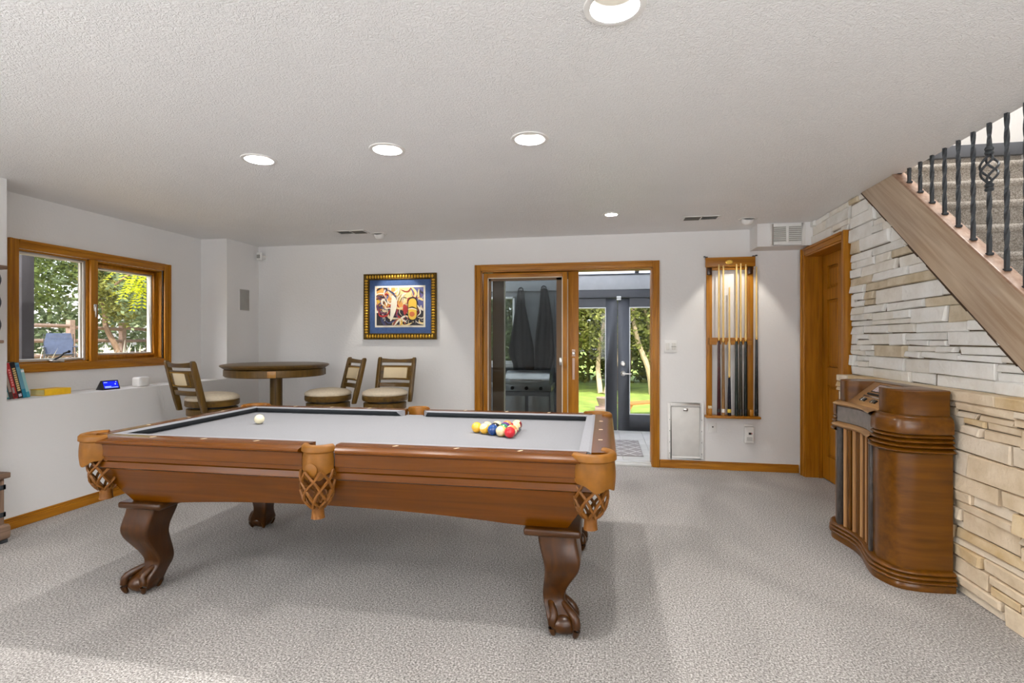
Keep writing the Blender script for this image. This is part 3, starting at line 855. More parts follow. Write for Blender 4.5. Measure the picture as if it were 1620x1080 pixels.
# ------------------------------------------------------------------ balls
BR = .0286
def ball_mat(name, col, stripe):
    m = mat(name, col, .08, coat=.6)
    n = m.node_tree.nodes; l = m.node_tree.links; b = n['Principled BSDF']
    for k in list(b.inputs['Base Color'].links): l.remove(k)
    b.inputs['Base Color'].default_value = lin(col)
    if stripe:
        tc = n.new('ShaderNodeTexCoord'); sp = n.new('ShaderNodeSeparateXYZ'); ab = n.new('ShaderNodeMath'); ab.operation = 'ABSOLUTE'
        lt = n.new('ShaderNodeMath'); lt.operation = 'LESS_THAN'; lt.inputs[1].default_value = .0155
        mx = n.new('ShaderNodeMix'); mx.data_type = 'RGBA'; mx.inputs[6].default_value = lin((240, 219, 166)); mx.inputs[7].default_value = lin(col)
        l.new(tc.outputs['Object'], sp.inputs[0]); l.new(sp.outputs['Z'], ab.inputs[0]); l.new(ab.outputs[0], lt.inputs[0]); l.new(lt.outputs[0], mx.inputs[0]); l.new(mx.outputs[2], b.inputs['Base Color'])
    return m
BALL_ME = []
def ball(x, y, col, stripe, label, rot=(0, 0, 0), grp='racked pool balls'):
    b = MB(); b.sphere((0, 0, 0), BR, 28, 18)
    o = b.build('pool_ball', ball_mat('ball_' + '_'.join(map(str, col)) + ('_s' if stripe else ''), col, stripe), smooth=180)
    o.location = (x, y, ZBED + BR + .0004); o.rotation_euler = rot
    tag(o, label, 'pool ball', grp)
    return o
o = ball(-2.012, 2.742, (240, 230, 196), False, 'ivory cue ball alone at the far left end of the grey cloth', grp='balls on the cloth')
o.name = 'cue_ball'
A = Vector((-.672, 2.69)); B_ = Vector((-.452, 2.565))
u = (B_ - A).normalized(); vperp = Vector((-u.y, u.x)); D = BR * 2 + .0006
def tri(i, j): return A + u * D * (i + j * .5) + vperp * D * j * math.sqrt(3) / 2
Y_, BL, RD, PU, OR, GR, MA, BK = (240, 184, 52), (14, 62, 128), (200, 18, 34), (84, 52, 110), (232, 140, 84), (54, 126, 88), (126, 40, 48), (24, 24, 26)
RACK = {(0, 0): (Y_, False, 'solid yellow ball at the left tip of the racked triangle'), (1, 0): (Y_, True, 'yellow striped ball, second from the left tip in the near row of the rack'),
        (2, 0): (BL, False, 'solid dark blue ball in the middle of the near row of the rack'), (3, 0): ((236, 190, 96), True, 'pale striped ball showing its cream side, between the blue and the red ball'),
        (4, 0): (RD, False, 'solid red ball at the near right corner of the racked triangle'),
        (0, 1): (BL, True, 'blue striped ball behind the yellow tip of the rack'), (1, 1): (BK, False, 'black eight ball inside the rack behind the blue ball'),
        (2, 1): (GR, False, 'solid green ball inside the rack, behind the blue ball'), (3, 1): (OR, True, 'orange striped ball inside the rack behind the red ball'),
        (0, 2): (GR, True, 'green striped ball in the far row of the rack'), (1, 2): (PU, False, 'solid purple ball in the middle of the rack'), (2, 2): (RD, True, 'red striped ball on the right edge of the rack'),
        (0, 3): (OR, False, 'solid orange ball in the far row of the rack'), (1, 3): (PU, True, 'purple striped ball near the far tip of the rack'),
        (0, 4): (MA, True, 'maroon striped ball at the far right tip of the rack')}
for (i, j), (c_, s_, lb) in RACK.items():
    p = tri(i, j)
    ball(p.x, p.y, c_, s_, lb, (R.uniform(.2, .9), R.uniform(-.5, .5), R.uniform(0, 6)) if (i, j) != (3, 0) else (1.45, .1, -.2))

# ------------------------------------------------------------------ pub table and swivel stools
pb = thing('pub_table', 'round dark wood pub table on a pedestal in the corner by the stools', 'table', (-3.12, 4.50, 0))
t = MB(); t.lathe([(0, .985), (.42, .985), (.445, .99), (.478, 1.012), (.485, 1.02), (.478, 1.028), (.455, 1.033), (0, 1.034)], 56)
t.build('table_top', STOOLW['x'], pb, smooth=40)
t = MB(); t.lathe([(.42, .985), (.445, .985), (.445, .925), (.437, .918), (.42, .918)], 56); ap = t.build('apron', STOOLW['z'], pb, smooth=40)
for a in (-1.05, .52, 2.1, 3.67):
    q = MB(Matrix.Rotation(a, 4, 'Z')); q.box(.438, -.035, .922, .451, .035, .983); q.build('apron_block', wood('block_wood', (140, 96, 40), (176, 128, 60), 'z') if a == -1.05 else STOOLW['z'], ap, bevel=.003)
t = MB(); t.lathe([(0, .10), (.09, .10), (.085, .16), (.06, .2), (.056, .3), (.056, .90), (.075, .92), (.16, .93), (.16, .94), (0, .94)], 28); t.build('pedestal', STOOLW['z'], pb, smooth=40)
for k in range(4):
    q = MB(Matrix.Rotation(k * PI / 2 + .4, 4, 'Z')); q.loft([[(.05, -.035, .16), (.05, .035, .16), (.05, .035, .06), (.05, -.035, .06)], [(.25, -.03, .11), (.25, .03, .11), (.25, .03, .03), (.25, -.03, .03)], [(.38, -.03, .06), (.38, .03, .06), (.38, .03, .0), (.38, -.03, .0)]])
    q.build('pedestal_foot', STOOLW['x'], pb, bevel=.006)

def make_stool(label, loc, rz):
    """local +x = the side the backrest stands on"""
    s = thing('swivel_stool', label, 'bar stool', loc, rz, 'swivel bar stools')
    b = MB(); b.lathe([(0, .690), (.205, .690), (.212, .70), (.212, .735), (.205, .742), (0, .742)], 40); b.build('seat_frame', STOOLW['x'], s, smooth=40)
    b = MB(); b.lathe([(.206, .742), (.214, .752), (.208, .77), (.17, .79), (.09, .803), (0, .807)], 40); b.build('seat_cushion', M_fabric, s, smooth=60)
    b = MB(); b.lathe([(0, .672), (.165, .672), (.165, .690), (0, .690)], 32); b.build('swivel_plate', M_black, s)
    b = MB(); b.lathe([(0, .61), (.19, .61), (.2, .615), (.2, .667), (.19, .672), (0, .672)], 36); b.build('leg_ring', STOOLW['x'], s, smooth=40)
    for k in range(4):
        a = PI / 4 + k * PI / 2; ca, sa = math.cos(a), math.sin(a)
        g = MB(); rings = []
        for z, r, wd in ((.62, .15, .022), (.4, .18, .02), (.2, .205, .018), (0, .245, .02)):
            rings.append([(r * ca + dx, r * sa + dy, z) for dx, dy in ((-wd, -wd), (wd, -wd), (wd, wd), (-wd, wd))])
        g.loft(rings); g.build('leg', STOOLW['z'], s, bevel=.004)
    g = MB(); N = 40
    g.tube([(.195 * math.cos(2 * PI * i / N), .195 * math.sin(2 * PI * i / N), .24) for i in range(N + 1)], .011, 8); g.build('foot_ring', STOOLW['x'], s)
    # back: two raked uprights, curved crest, panel, lower slat
    def X(z): return .188 + (z - .69) * .24
    HW = .178
    for sy in (-1, 1):
        u_ = MB(); rings = []
        for z, wx, wy in ((.655, .020, .017), (.75, .024, .019), (.95, .022, .019), (1.07, .020, .018), (1.088, .014, .013)):
            x = X(z); y = sy * (HW + .012 * (z - .65))
            rings.append([(x - wx, y - wy, z), (x + wx, y - wy, z), (x + wx, y + wy, z), (x - wx, y + wy, z)])
        u_.loft(rings); u_.build('back_upright', STOOLW['z'], s, bevel=.005)
    def slat(z0, z1, t, name, m, bow=.03, dip=0, parent=s, wid=HW - .008, dx=0):
        q = MB(); rings = []
        for i in range(11):
            v = -1 + .2 * i; y = v * wid; bx = bow * (1 - v * v)
            dd = dip * (1 - v * v)
            rings.append([(X(z0) + bx - t + dx, y, z0), (X(z0) + bx + t + dx, y, z0), (X(z1) + bx + t + dx, y, z1 - dd), (X(z1) + bx - t + dx, y, z1 - dd)])
        q.loft(rings); return q.build(name, m, parent, bevel=.003, smooth=40)
    slat(1.032, 1.078, .012, 'crest_rail', STOOLW['y'], dip=.012)
    pn = slat(.862, 1.006, .011, 'back_panel', STOOLW['y'])
    slat(.882, .986, .0175, 'panel_pad', mat('pad_leather', (214, 196, 160), .6), parent=pn, wid=HW - .055)
    nl = MB()                                            # nail-head trim round the pad, both faces
    W2 = HW - .052
    P2 = [(-W2 + 2 * W2 * i / 15, .879) for i in range(16)] + [(-W2 + 2 * W2 * i / 15, .989) for i in range(16)] + [(-W2, .879 + .11 * i / 7) for i in range(1, 7)] + [(W2, .879 + .11 * i / 7) for i in range(1, 7)]
    for (yy_, z) in P2:
        v = yy_ / HW
        for sg in (-1, 1):
            nl.sphere((X(z) + .03 * (1 - v * v) + sg * .0125, yy_, z), .0058, 6, 4)
    nl.build('nail_trim', M_brass, pn)
    slat(.795, .835, .011, 'back_slat', STOOLW['y'])
    return s
s1 = make_stool('swivel bar stool under the far end of the window, its back to the camera', (-3.385, 3.99, 0), math.atan2(-.955, -.30))
s2 = dup(s1, (-2.585, 4.52, 0), math.atan2(.75, .66), 'swivel bar stool to the right of the pub table, turned sideways to face it')
s3 = dup(s1, (-2.055, 4.62, 0), math.atan2(1.0, .02), 'swivel bar stool below the framed picture, its cushioned back panel towards the wall')

# ------------------------------------------------------------------ jukebox
jx, jy = 1.737, 3.345
jb = thing('jukebox', 'vintage rounded walnut jukebox with vertical slat grille against the stone wall', 'jukebox', (jx, jy, 0), -.028)
KEY = [(0.0, -.452), (.16, -.462), (.262, -.43), (.312, -.33), (.312, -.25), (.292, -.15), (.272, -.05), (.272, .05), (.290, .14), (.308, .225), (.304, .285), (.262, .37), (.16, .41), (.0, .41)]
# local frame: u = out from the wall (-x), v along the wall (+y)
PLAN = [Vector((p[0], p[1])) for p in catmull([Vector((a, b, 0)) for a, b in KEY], 7)]
def off(d, pts=PLAN):
    out = []
    for i, p in enumerate(pts):
        t = (pts[min(i + 1, len(pts) - 1)] - pts[max(i - 1, 0)]).normalized()
        nrm = Vector((t.y, -t.x))                       # outward
        q = p + nrm * d
        q.x = max(q.x, .004); out.append(q)
    return out
def J(q, z): return (-q.x, q.y, z)
def sweep(mb, prof, sel=None, mi=0, closed=False):
    rings = []
    loops = [[p for i, p in enumerate(off(d)) if sel is None or sel(PLAN[i])] for d, z in prof]
    rings = [[J(p, z) for p in lp] for lp, (d, z) in zip(loops, prof)]
    mb.loft(rings, False, False, mi)
def bead(z0, z1, d0, d1, n=6):
    return [(d0 + (d1 - d0) * math.sin(PI * k / n), z0 + (z1 - z0) * k / n) for k in range(n + 1)]
b = MB()
sweep(b, [(-.006, .0), (-.004, .032)] + bead(.034, .055, -.006, .006) + bead(.056, .077, -.008, .004) + bead(.078, .10, -.012, 0) + [(-.04, .101), (-.06, .101)])
base = b.build('base', WALNUT['y'], jb, smooth=50)
# raised arch under the middle of the front plinth reads as shadowed feet
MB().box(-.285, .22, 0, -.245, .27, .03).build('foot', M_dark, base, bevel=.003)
near = lambda p: p.y < -.215
far = lambda p: p.y > .215
for nm, sel in (('cheek', near), ('cheek', far)):
    b = MB(); sweep(b, [(-.03, .095), (-.03, .685)], sel); b.build(nm, WALNUT['x'], jb, smooth=50)
    b = MB()
    pr_ = [(-.03, .684)]
    for k in range(4): pr_ += bead(.686 + .024 * k, .709 + .024 * k, -.027 - .003 * k, -.004 - .004 * k, 6)
    pr_ += [(-.036, .783), (-.020, .786), (-.018, .80), (-.020, .845), (-.028, .862), (-.045, .874), (-.06, .876)]
    sweep(b, pr_, sel); b.build('ribbed_band', WALNUT['y'], jb, smooth=50)
# upper cheeks, thick boards rounded at the front
for sg in (-1, 1):
    b = MB()
    def UP(d):
        q = [Vector((0.004, -.452 + d)), Vector((.10, -.458 + d)), Vector((.19, -.43 + d)), Vector((.235, -.36 + d * .9)), Vector((.245, -.27)), Vector((.243, -.215)), Vector((.228, -.196))]
        return [Vector((p.x, p.y)) for p in catmull([Vector((v.x, v.y, 0)) for v in q], 5)]
    rings = []
    for d, z in ((.055, .872), (.055, .985), (.050, .992), (.050, .999), (.058, 1.004)):
        lp = UP(d); inner = [Vector((.06, -.196)), Vector((.004, -.196))]
        loop = lp + inner
        rings.append([(-p.x, sg * -1 * p.y if sg > 0 else p.y, z) for p in loop])
    b.loft(rings); b.build('upper_cheek', WALNUT['x'], jb, smooth=45)
b = MB(); b.box(-.085, -.205, .99, -.004, .205, 1.004); b.build('top_board', WALNUT['y'], jb, bevel=.003)
# sloped console between the cheeks
b = MB(); b.prism([(-.250, .866), (-.225, .885), (-.09, .998), (-.004, .998), (-.004, .80), (-.19, .80), (-.19, .866)], -.196, .196, 'xz'); con = b.build('console', wood('console_wood', (146, 102, 54), (178, 134, 82), 'y', rough=.35), jb, bevel=.003)
sl = math.atan2(.113, .135)
def cons(name, m, u0, u1, v0, v1, h, bev=.002):
    """patch lying on the slope; u up the slope from its foot"""
    M_ = Matrix.Translation((-.225, 0, .885)) @ Matrix.Rotation(-sl, 4, 'Y')
    q = MB(M_); q.box(u0, v0, -.002, u1, v1, h); return q.build(name, m, con, bevel=bev)
cons('title_card', mat('title_card', (196, 176, 176), .4, noise=((90, 40, 40), .5, 5)), .105, .160, -.09, .09, .003)
cons('card_frame', M_dark, .098, .166, -.10, .10, .0015)
for k in range(12): cons('selector_button', M_black, .072, .084, -.085 + k * .0150, -.085 + k * .0150 + .010, .010)
cons('chrome_bar', M_nickel, .052, .064, -.11, .11, .006)
for v in (-.085, -.05, .045, .08): cons('coin_slot', M_black, .016, .040, v - .012, v + .012, .008)
for v in (-.066, .062): cons('slot_trim', M_nickel, .014, .042, v - .004, v + .004, .011)
# front: fascia, trims, slats, worn dark posts
b = MB(); sweep(b, [(-.036, .745), (-.026, .75), (-.026, .842), (-.036, .847)], lambda p: abs(p.y) < .24); b.build('fascia', mat('fascia_panel', (120, 112, 106), .45, noise=((30, 30, 30), .2, 4)), jb, smooth=50)
b = MB()
sweep(b, bead(.846, .874, -.03, -.004) + [(-.05, .876)], lambda p: abs(p.y) < .25)
sweep(b, bead(.708, .746, -.03, .0), lambda p: abs(p.y) < .25)
b.build('fascia_trim', wood('trim_wood', (140, 98, 54), (178, 138, 92), 'y', rough=.35), jb, smooth=50)
b = MB(); b.box(-.215, -.235, .1, -.205, .235, .72); b.build('grille_cloth', mat('grille_cloth', (52, 36, 20), .9), jb)
def at_v(v, d):
    o_ = off(d)
    return min(o_, key=lambda p: abs(p.y - v) + (10 if p.x < .2 else 0))
for k in range(9):
    v = -.165 + .33 * k / 8; p = at_v(v, -.034)
    q = MB(); q.lathe([(.0125, .09), (.0125, .72)], 12, (-p.x, v, 0), cap=True); q.build('slat', WALNUT['z'] if k % 2 else wood('slat_wood', (150, 104, 60), (192, 146, 98), 'z'), jb)
for v in (-.212, .212):
    p = at_v(v, -.026)
    q = MB(); q.box(-p.x - .012, v - .014, .098, -p.x + .05, v + .014, .712); q.build('grille_post', mat('worn_post', (64, 58, 54), .4, noise=((60, 60, 20), .5, 5)), jb, bevel=.006)

# ------------------------------------------------------------------ rustic cabinet sliver at the left edge
rc = thing('longcase_cabinet', 'tall rustic dark wood cabinet with iron fittings at the left edge of the frame', 'cabinet', (-3.78, 2.37, 0))
def rcb(name, m, boxes, bevel=.006, parent=rc):
    b = MB()
    for q in boxes: b.box(q[0] + 3.77, q[1] - 2.38, q[2], q[3] + 3.77, q[4] - 2.38, q[5])
    return b.build(name, m, parent, bevel=bevel)
rcb('base', RUSTIC['z'], [(-3.885, 2.14, .05, -3.665, 2.61, .40)])
rcb('base_top', RUSTIC['y'], [(-3.888, 2.12, .40, -3.645, 2.632, .435)])
rcb('plinth', RUSTIC['y'], [(-3.888, 2.12, .02, -3.64, 2.635, .115)], .02)
for (x, y) in ((-3.67, 2.60), (-3.67, 2.15), (-3.86, 2.60), (-3.86, 2.15)): rcb('foot', M_iron, [(x - .02, y - .02, 0, x + .02, y + .02, .022)], .004)
for z in (.16, .33): rcb('iron_strap', M_iron, [(-3.885, 2.600, z, -3.662, 2.616, z + .03), (-3.672, 2.57, z, -3.662, 2.615, z + .03)], .002)
rcb('trunk', RUSTIC['z'], [(-3.885, 2.2, .43, -3.728, 2.565, 1.25)])
rcb('hood', RUSTIC['z'], [(-3.885, 2.16, 1.24, -3.70, 2.60, 1.74)])
rcb('hood_cornice', RUSTIC['y'], [(-3.888, 2.14, 1.70, -3.66, 2.625, 1.725), (-3.888, 2.14, 1.24, -3.68, 2.62, 1.26)], .005)
for z in (1.31, 1.45, 1.59):
    sb = MB(); sb.prism([(-.006, -.0), (-.03 + .0, .03), (-.006, .075), (.03, .075), (.03, 0)], .205, .225, 'xz'); 
    q = MB(); q.loft([[(.072, .215 - .012, z), (.072, .215 + .012, z), (.072, .215 + .012, z + .09), (.072, .215 - .012, z + .09)], [(.098, .215 - .004, z + .035), (.098, .215 + .004, z + .035), (.098, .215 + .004, z + .055), (.098, .215 - .004, z + .055)]])
    q.build('iron_bracket', M_iron, rc, bevel=.003)

# ------------------------------------------------------------------ ceiling fixtures
def can(x, y, label, r=.082, watts=17):
    t = thing('recessed_light', label, 'ceiling light', (x, y, H), 0, 'recessed ceiling lights')
    b = MB(); b.lathe([(r - .004, .004), (r - .004, -.004), (r + .004, -.006), (r + .016, -.004), (r + .018, .0)], 36); b.build('trim_ring', M_white, t, smooth=50)
    b = MB(); b.lathe([(r - .003, -.002), (r - .012, .06), (r - .024, .10), (.0, .115)], 36); b.build('reflector', M_reflect, t, smooth=60)
    b = MB(); b.lathe([(0, .052), (r * .42, .054), (r * .60, .062), (r * .62, .075), (r * .4, .10), (0, .10)], 24); b.build('bulb', M_bulb, t, smooth=60)
    l_ = light('recessed_light_glow', 'AREA', (x, y, H + .048), watts, (1, .98, .955), r * 1.0)
    return t
NAMES = ['far left of the row of three recessed lights, above the pool table', 'middle one of the row of three recessed lights, above the pool table', 'right one of the row of three recessed lights, above the racked balls', 'large recessed light nearest the camera at the top edge of the frame'] + ['recessed light behind the camera, %s' % q for q in ('left of the pool table end', 'straight behind it', 'nearest the foot of the stairs', 'in the rear left corner', 'in the middle of the rear wall', 'in the rear right corner')]
for i, (x, y) in enumerate(CANS):
    can(x, y, NAMES[i])
can(SMALL[0], SMALL[1], 'small recessed light close to the sliding door', .055, 13)

def eyeball(x, y, label, aim, watts):
    t = thing('eyeball_spotlight', label, 'spotlight', (x, y, H))
    b = MB(); b.lathe([(.05, 0), (.075, -.004), (.078, 0)], 32); b.build('trim_ring', M_white, t)
    b = MB(Matrix.Rotation(.5, 4, 'X')); b.lathe([(.052, .01), (.052, -.012), (.046, -.032), (.034, -.044), (.030, -.044), (.028, -.02), (0, -.02)], 28); b.build('eyeball', M_white, t, smooth=60)
    d = (Vector(aim) - Vector((x, y, H - .05))).normalized()
    l_ = light('eyeball_beam', 'SPOT', tuple(Vector((x, y, H - .055)) + d * .01), watts, (1, .94, .84), .02, rot=d.to_track_quat('-Z', 'Y').to_euler(), spot=math.radians(66), blend=.35)
eyeball(-2.224, 4.86, 'white eyeball spotlight on the ceiling aimed at the framed picture', (-2.18, YB, 1.35), 24)
eyeball(1.251, 4.83, 'white eyeball spotlight on the ceiling aimed at the cue rack', (1.21, YB, 1.15), 17)

def register(x, y, label, dark_lo):
    t = thing('ceiling_vent', label, 'air vent', (x, y, H))
    b = MB(); W, D_ = .155, .075
    b.box(-W, -D_, -.006, W, -D_ + .02, 0); b.box(-W, D_ - .02, -.006, W, D_, 0); b.box(-W, -D_, -.006, -W + .02, D_, 0); b.box(W - .02, -D_, -.006, W, D_, 0); b.box(-.006, -D_, -.006, .006, D_, 0)
    b.build('frame', M_white, t, bevel=.002)
    MB().box(-W + .01, -D_ + .01, -.002, W - .01, D_ - .01, -.0005).build('backing', M_dark, t)
    for k in range(7):
        for sg in (-1, 1):
            x0, x1 = (-W + .02, -.006) if sg < 0 else (.006, W - .02)
            q = MB(); y_ = -D_ + .027 + k * .0165
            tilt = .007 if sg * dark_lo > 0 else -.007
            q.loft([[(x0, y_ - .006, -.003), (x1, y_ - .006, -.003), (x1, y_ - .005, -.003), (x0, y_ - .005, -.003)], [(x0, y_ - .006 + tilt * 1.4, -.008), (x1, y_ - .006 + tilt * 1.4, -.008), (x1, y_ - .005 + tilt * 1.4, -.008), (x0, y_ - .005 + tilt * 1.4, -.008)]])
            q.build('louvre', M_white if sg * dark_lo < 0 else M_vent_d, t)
register(-2.44, 4.71, 'white ceiling register with dark louvres on its right half, above the pub table', 1)
register(.83, 4.70, 'white ceiling register with dark louvres on its left half, near the cue rack', -1)

# ------------------------------------------------------------------ things on the walls
# soffit return grille
t = thing('return_grille', 'white two-panel return air grille on the soffit box by the stone wall', 'air vent', (1.64, 5.04, 2.22))
b = MB()
for q in ((-.145, -.09, -.115, -.145 + .262 + .028, .09),): pass
for (x0, z0, x1, z1) in ((-.148, -.098, -.118, .098), (.118, -.098, .148, .098), (-.118, .07, .118, .098), (-.118, -.098, .118, -.070), (-.012, -.07, .012, .07)): b.box(x0, -.012, z0, x1, 0, z1)
b.build('frame', M_white, t, bevel=.003)
MB().box(-.12, -.003, -.072, .12, -.001, .072).build('backing', M_grille, t)
for k in range(8):
    for sg in (-1, 1):
        q = MB(); z = -.062 + k * .0175; x0, x1 = (-.118, -.012) if sg < 0 else (.012, .118)
        q.loft([[(x0, -.003, z), (x1, -.003, z), (x1, -.003, z + .002), (x0, -.003, z + .002)], [(x0, -.010, z - .008), (x1, -.010, z - .008), (x1, -.010, z - .006), (x0, -.010, z - .006)]]); q.build('louvre', M_white, t)

# framed picture
px0, px1, pz0, pz1 = -2.590, -1.758, 1.268, 1.980
pf = thing('framed_picture', 'framed abstract print with blue mat in a beaded gold frame', 'picture', ((px0 + px1) / 2, YB, (pz0 + pz1) / 2))
W, Hh = (px1 - px0) / 2, (pz1 - pz0) / 2
GOLDD = mat('dark_gold', (96, 72, 18), .4, metal=.6); GOLD = mat('gold_leaf', (232, 184, 62), .3, metal=.8)
fwid = .066
b = MB()
prof = [(0, 0), (0, -.026), (.010, -.034), (.016, -.026), (.050, -.022), (.058, -.026), (fwid, -.012), (fwid, 0)]
rings = []
for sx, sz in ((-1, -1), (1, -1), (1, 1), (-1, 1)):
    rings.append([(sx * (W - d), y, sz * (Hh - d)) for d, y in prof])
rings.append(rings[0]); b.loft(rings, False); b.build('frame', GOLDD, pf, smooth=0)
b = MB()
nx, nz = 24, 20
def bead_(x, z, hx): b.sphere((x, -.026, z), ((.0115, .012, .020) if hx else (.020, .012, .0115)), 8, 6)
for i in range(nx):
    x = -W + .045 + (2 * W - .09) * i / (nx - 1)
    bead_(x, Hh - .033, True); bead_(x, -Hh + .033, True)
for i in range(nz):
    z = -Hh + .075 + (2 * Hh - .15) * i / (nz - 1)
    bead_(-W + .033, z, False); bead_(W - .033, z, False)
b.build('beading', GOLD, pf, smooth=60)
MB().box(-W + fwid - .004, -.010, -Hh + fwid - .004, W - fwid + .004, -.004, Hh - fwid + .004).build('mat_board', mat('blue_mat', (66, 92, 140), .8, noise=((60, 60, 60), .12, 4)), pf)
MB().box(-.288, -.013, -.225, .288, -.009, .225).build('inner_border', mat('ivory_border', (240, 234, 218), .6), pf)
# the print: an invented abstract of ribbons and rounded shapes, flat ink
PR = [(226, 160, 84), (240, 214, 150), (44, 40, 46), (236, 228, 210), (168, 44, 40), (92, 96, 150), (232, 190, 70), (110, 60, 84), (206, 110, 60), (60, 62, 96), (214, 196, 160), (40, 30, 26)]
pm = [mat('ink_%s' % n_, c_, .5) for n_, c_ in zip(('apricot', 'straw', 'charcoal', 'ivory', 'crimson', 'violet', 'yellow', 'plum', 'orange', 'navy', 'sand', 'umber'), PR)]
b = MB(); pw, ph = .268, .205
b.box(-pw, -.015, -ph, pw, -.012, ph, 0)
rp = random.Random(21); lay = [0]
def blob(pts, mi):
    lay[0] += 1; y = -.0151 - lay[0] * .000012
    q = [(max(-pw, min(pw, x)), max(-ph, min(ph, z))) for x, z in pts]
    b.add([(x, y, z) for x, z in q], [tuple(range(len(q)))], mi)
def ribbon(p, wd, mi):
    c_ = catmull([Vector((x, 0, z)) for x, z in p], 6); L_, R_ = [], []
    for i, q in enumerate(c_):
        t_ = (c_[min(i + 1, len(c_) - 1)] - c_[max(i - 1, 0)]).normalized(); k = wd * math.sin(PI * (i + .6) / (len(c_) + .2))
        L_.append((q.x - t_.z * k, q.z + t_.x * k)); R_.append((q.x + t_.z * k, q.z - t_.x * k))
    for i in range(len(c_) - 1): blob([L_[i], L_[i + 1], R_[i + 1], R_[i]], mi)
blob([(-pw, -ph), (pw, -ph), (pw, -.02), (.1, -.06), (-.1, -.01), (-pw, -.05)], 2)
blob([(.1, ph), (pw, ph), (pw, -.03), (.17, .02)], 5); blob([(-.06, ph), (.12, ph), (.18, .05), (-.02, .06)], 1)
for k in range(84):
    x, z = rp.uniform(-pw, pw), rp.uniform(-ph, ph); a = rp.uniform(0, 6.28); L_ = rp.uniform(.03, .10)
    P_ = [(x, z), (x + L_ * math.cos(a), z + L_ * math.sin(a)), (x + L_ * 1.8 * math.cos(a + .7), z + L_ * 1.8 * math.sin(a + .7))]
    if rp.random() < .5: P_.append((x + L_ * 2.2 * math.cos(a + 1.3), z + L_ * 2.2 * math.sin(a + 1.3)))
    ribbon(P_, rp.uniform(.003, .015), rp.choice([2, 2, 3, 3, 3, 3, 1, 1, 4, 11, 9, 8, 10, 10, 6, 7, 5]))
ribbon([(-.10, -.16), (-.07, -.04), (-.06, .06), (-.08, .12)], .035, 3)
for sc_, mi in ((1.15, 11), (1, 6)):
    blob([(.15 + .062 * sc_ * math.cos(2 * PI * i / 24) * (1 - .25 * math.cos(4 * PI * i / 24)), -.03 + .115 * sc_ * math.sin(2 * PI * i / 24)) for i in range(24)], mi)
blob([(.145 + .030 * math.cos(2 * PI * i / 16), -.085 + .028 * math.sin(2 * PI * i / 16)) for i in range(16)], 8)
ribbon([(.10, -.02), (.15, -.01), (.2, -.03)], .007, 11); ribbon([(.09, -.035), (.15, -.025), (.21, -.045)], .005, 3)
ribbon([(.05, .02), (.07, -.03), (.06, -.09)], .028, 4)
b.build('print', pm, pf, smooth=0)

# cue rack
RX = 1.205
rk = thing('cue_rack', 'oak wall rack for billiard cues with a small brass oval badge', 'cue rack', (RX, YB, 0))
def rkb(name, m, boxes, bevel=.004, parent=rk):
    b = MB()
    for q in boxes: b.box(*q)
    return b.build(name, m, parent, bevel=bevel)
rkb('post', OAK['z'], [(-.222, -.03, .535, -.170, -.0, 2.03)]); rkb('post', OAK['z'], [(.150, -.03, .535, .205, -.0, 2.03)])
hd_ = rkb('header', OAK['x'], [(-.236, -.062, 1.963, .215, -.040, 2.052), (-.236, -.062, 2.044, .215, 0, 2.056)], .004)
rkb('top_clip_bar', OAK['x'], [(-.222, -.044, 1.935, .205, -.028, 1.962)])
for x in (-.20, .17): rkb('clip_block', DARKCH['x'], [(x - .02, -.05, 1.89, x + .025, -.028, 1.96)])
bz = MB(Matrix.Translation((-.02, -.062, 2.008)) @ Matrix.Rotation(PI / 2, 4, 'X') @ Matrix.Diagonal((1.0, .62, 1, 1)))
bz.lathe([(.034, 0), (.034, .003), (.028, .004), (.026, .0025), (0, .0025)], 28); bz.build('badge', M_brass, hd_)
for x in (-.226, .206): rkb('corner_hook', M_iron, [(x - .012, -.05, 2.05, x + .012, -.02, 2.068), (x + .01 * (1 if x > 0 else -1), -.06, 2.06, x + .028 * (1 if x > 0 else -1), -.05, 2.072)], .002)
# scalloped middle bar
q = MB(); top = [(-.20, 1.283), (.185, 1.283)]
low = []
cx_ = [-.115, -.075, -.020, .045, .083, .128]
N = 60
for i in range(N + 1):
    x = .185 - .385 * i / N
    dmin = min(abs(x - c_) for c_ in cx_)
    low.append((x, 1.215 + (.045 if dmin < .017 else .0) * math.sqrt(max(0, 1 - (dmin / .017) ** 2)) if dmin < .017 else 1.215))
q.prism(top + low, -.062, -.042, 'xz'); q.build('notched_bar', OAK['x'], rk, smooth=0)
rkb('bar_block', DARKCH['x'], [(-.20, -.044, 1.215, -.17, -.028, 1.283), (.155, -.044, 1.215, .185, -.028, 1.283)], 0)
rkb('shelf', OAK['x'], [(-.238, -.10, .512, .256, 0, .535)], .006)
for x in (-.196, .178): rkb('chalk_holder', OAK['z'], [(x - .018, -.075, .535, x + .018, -.03, .60)], .006)
rkb('chalk_cube', mat('chalk_paper', (222, 206, 170), .7), [(-.212, -.072, .60, -.180, -.038, .625)], .003)
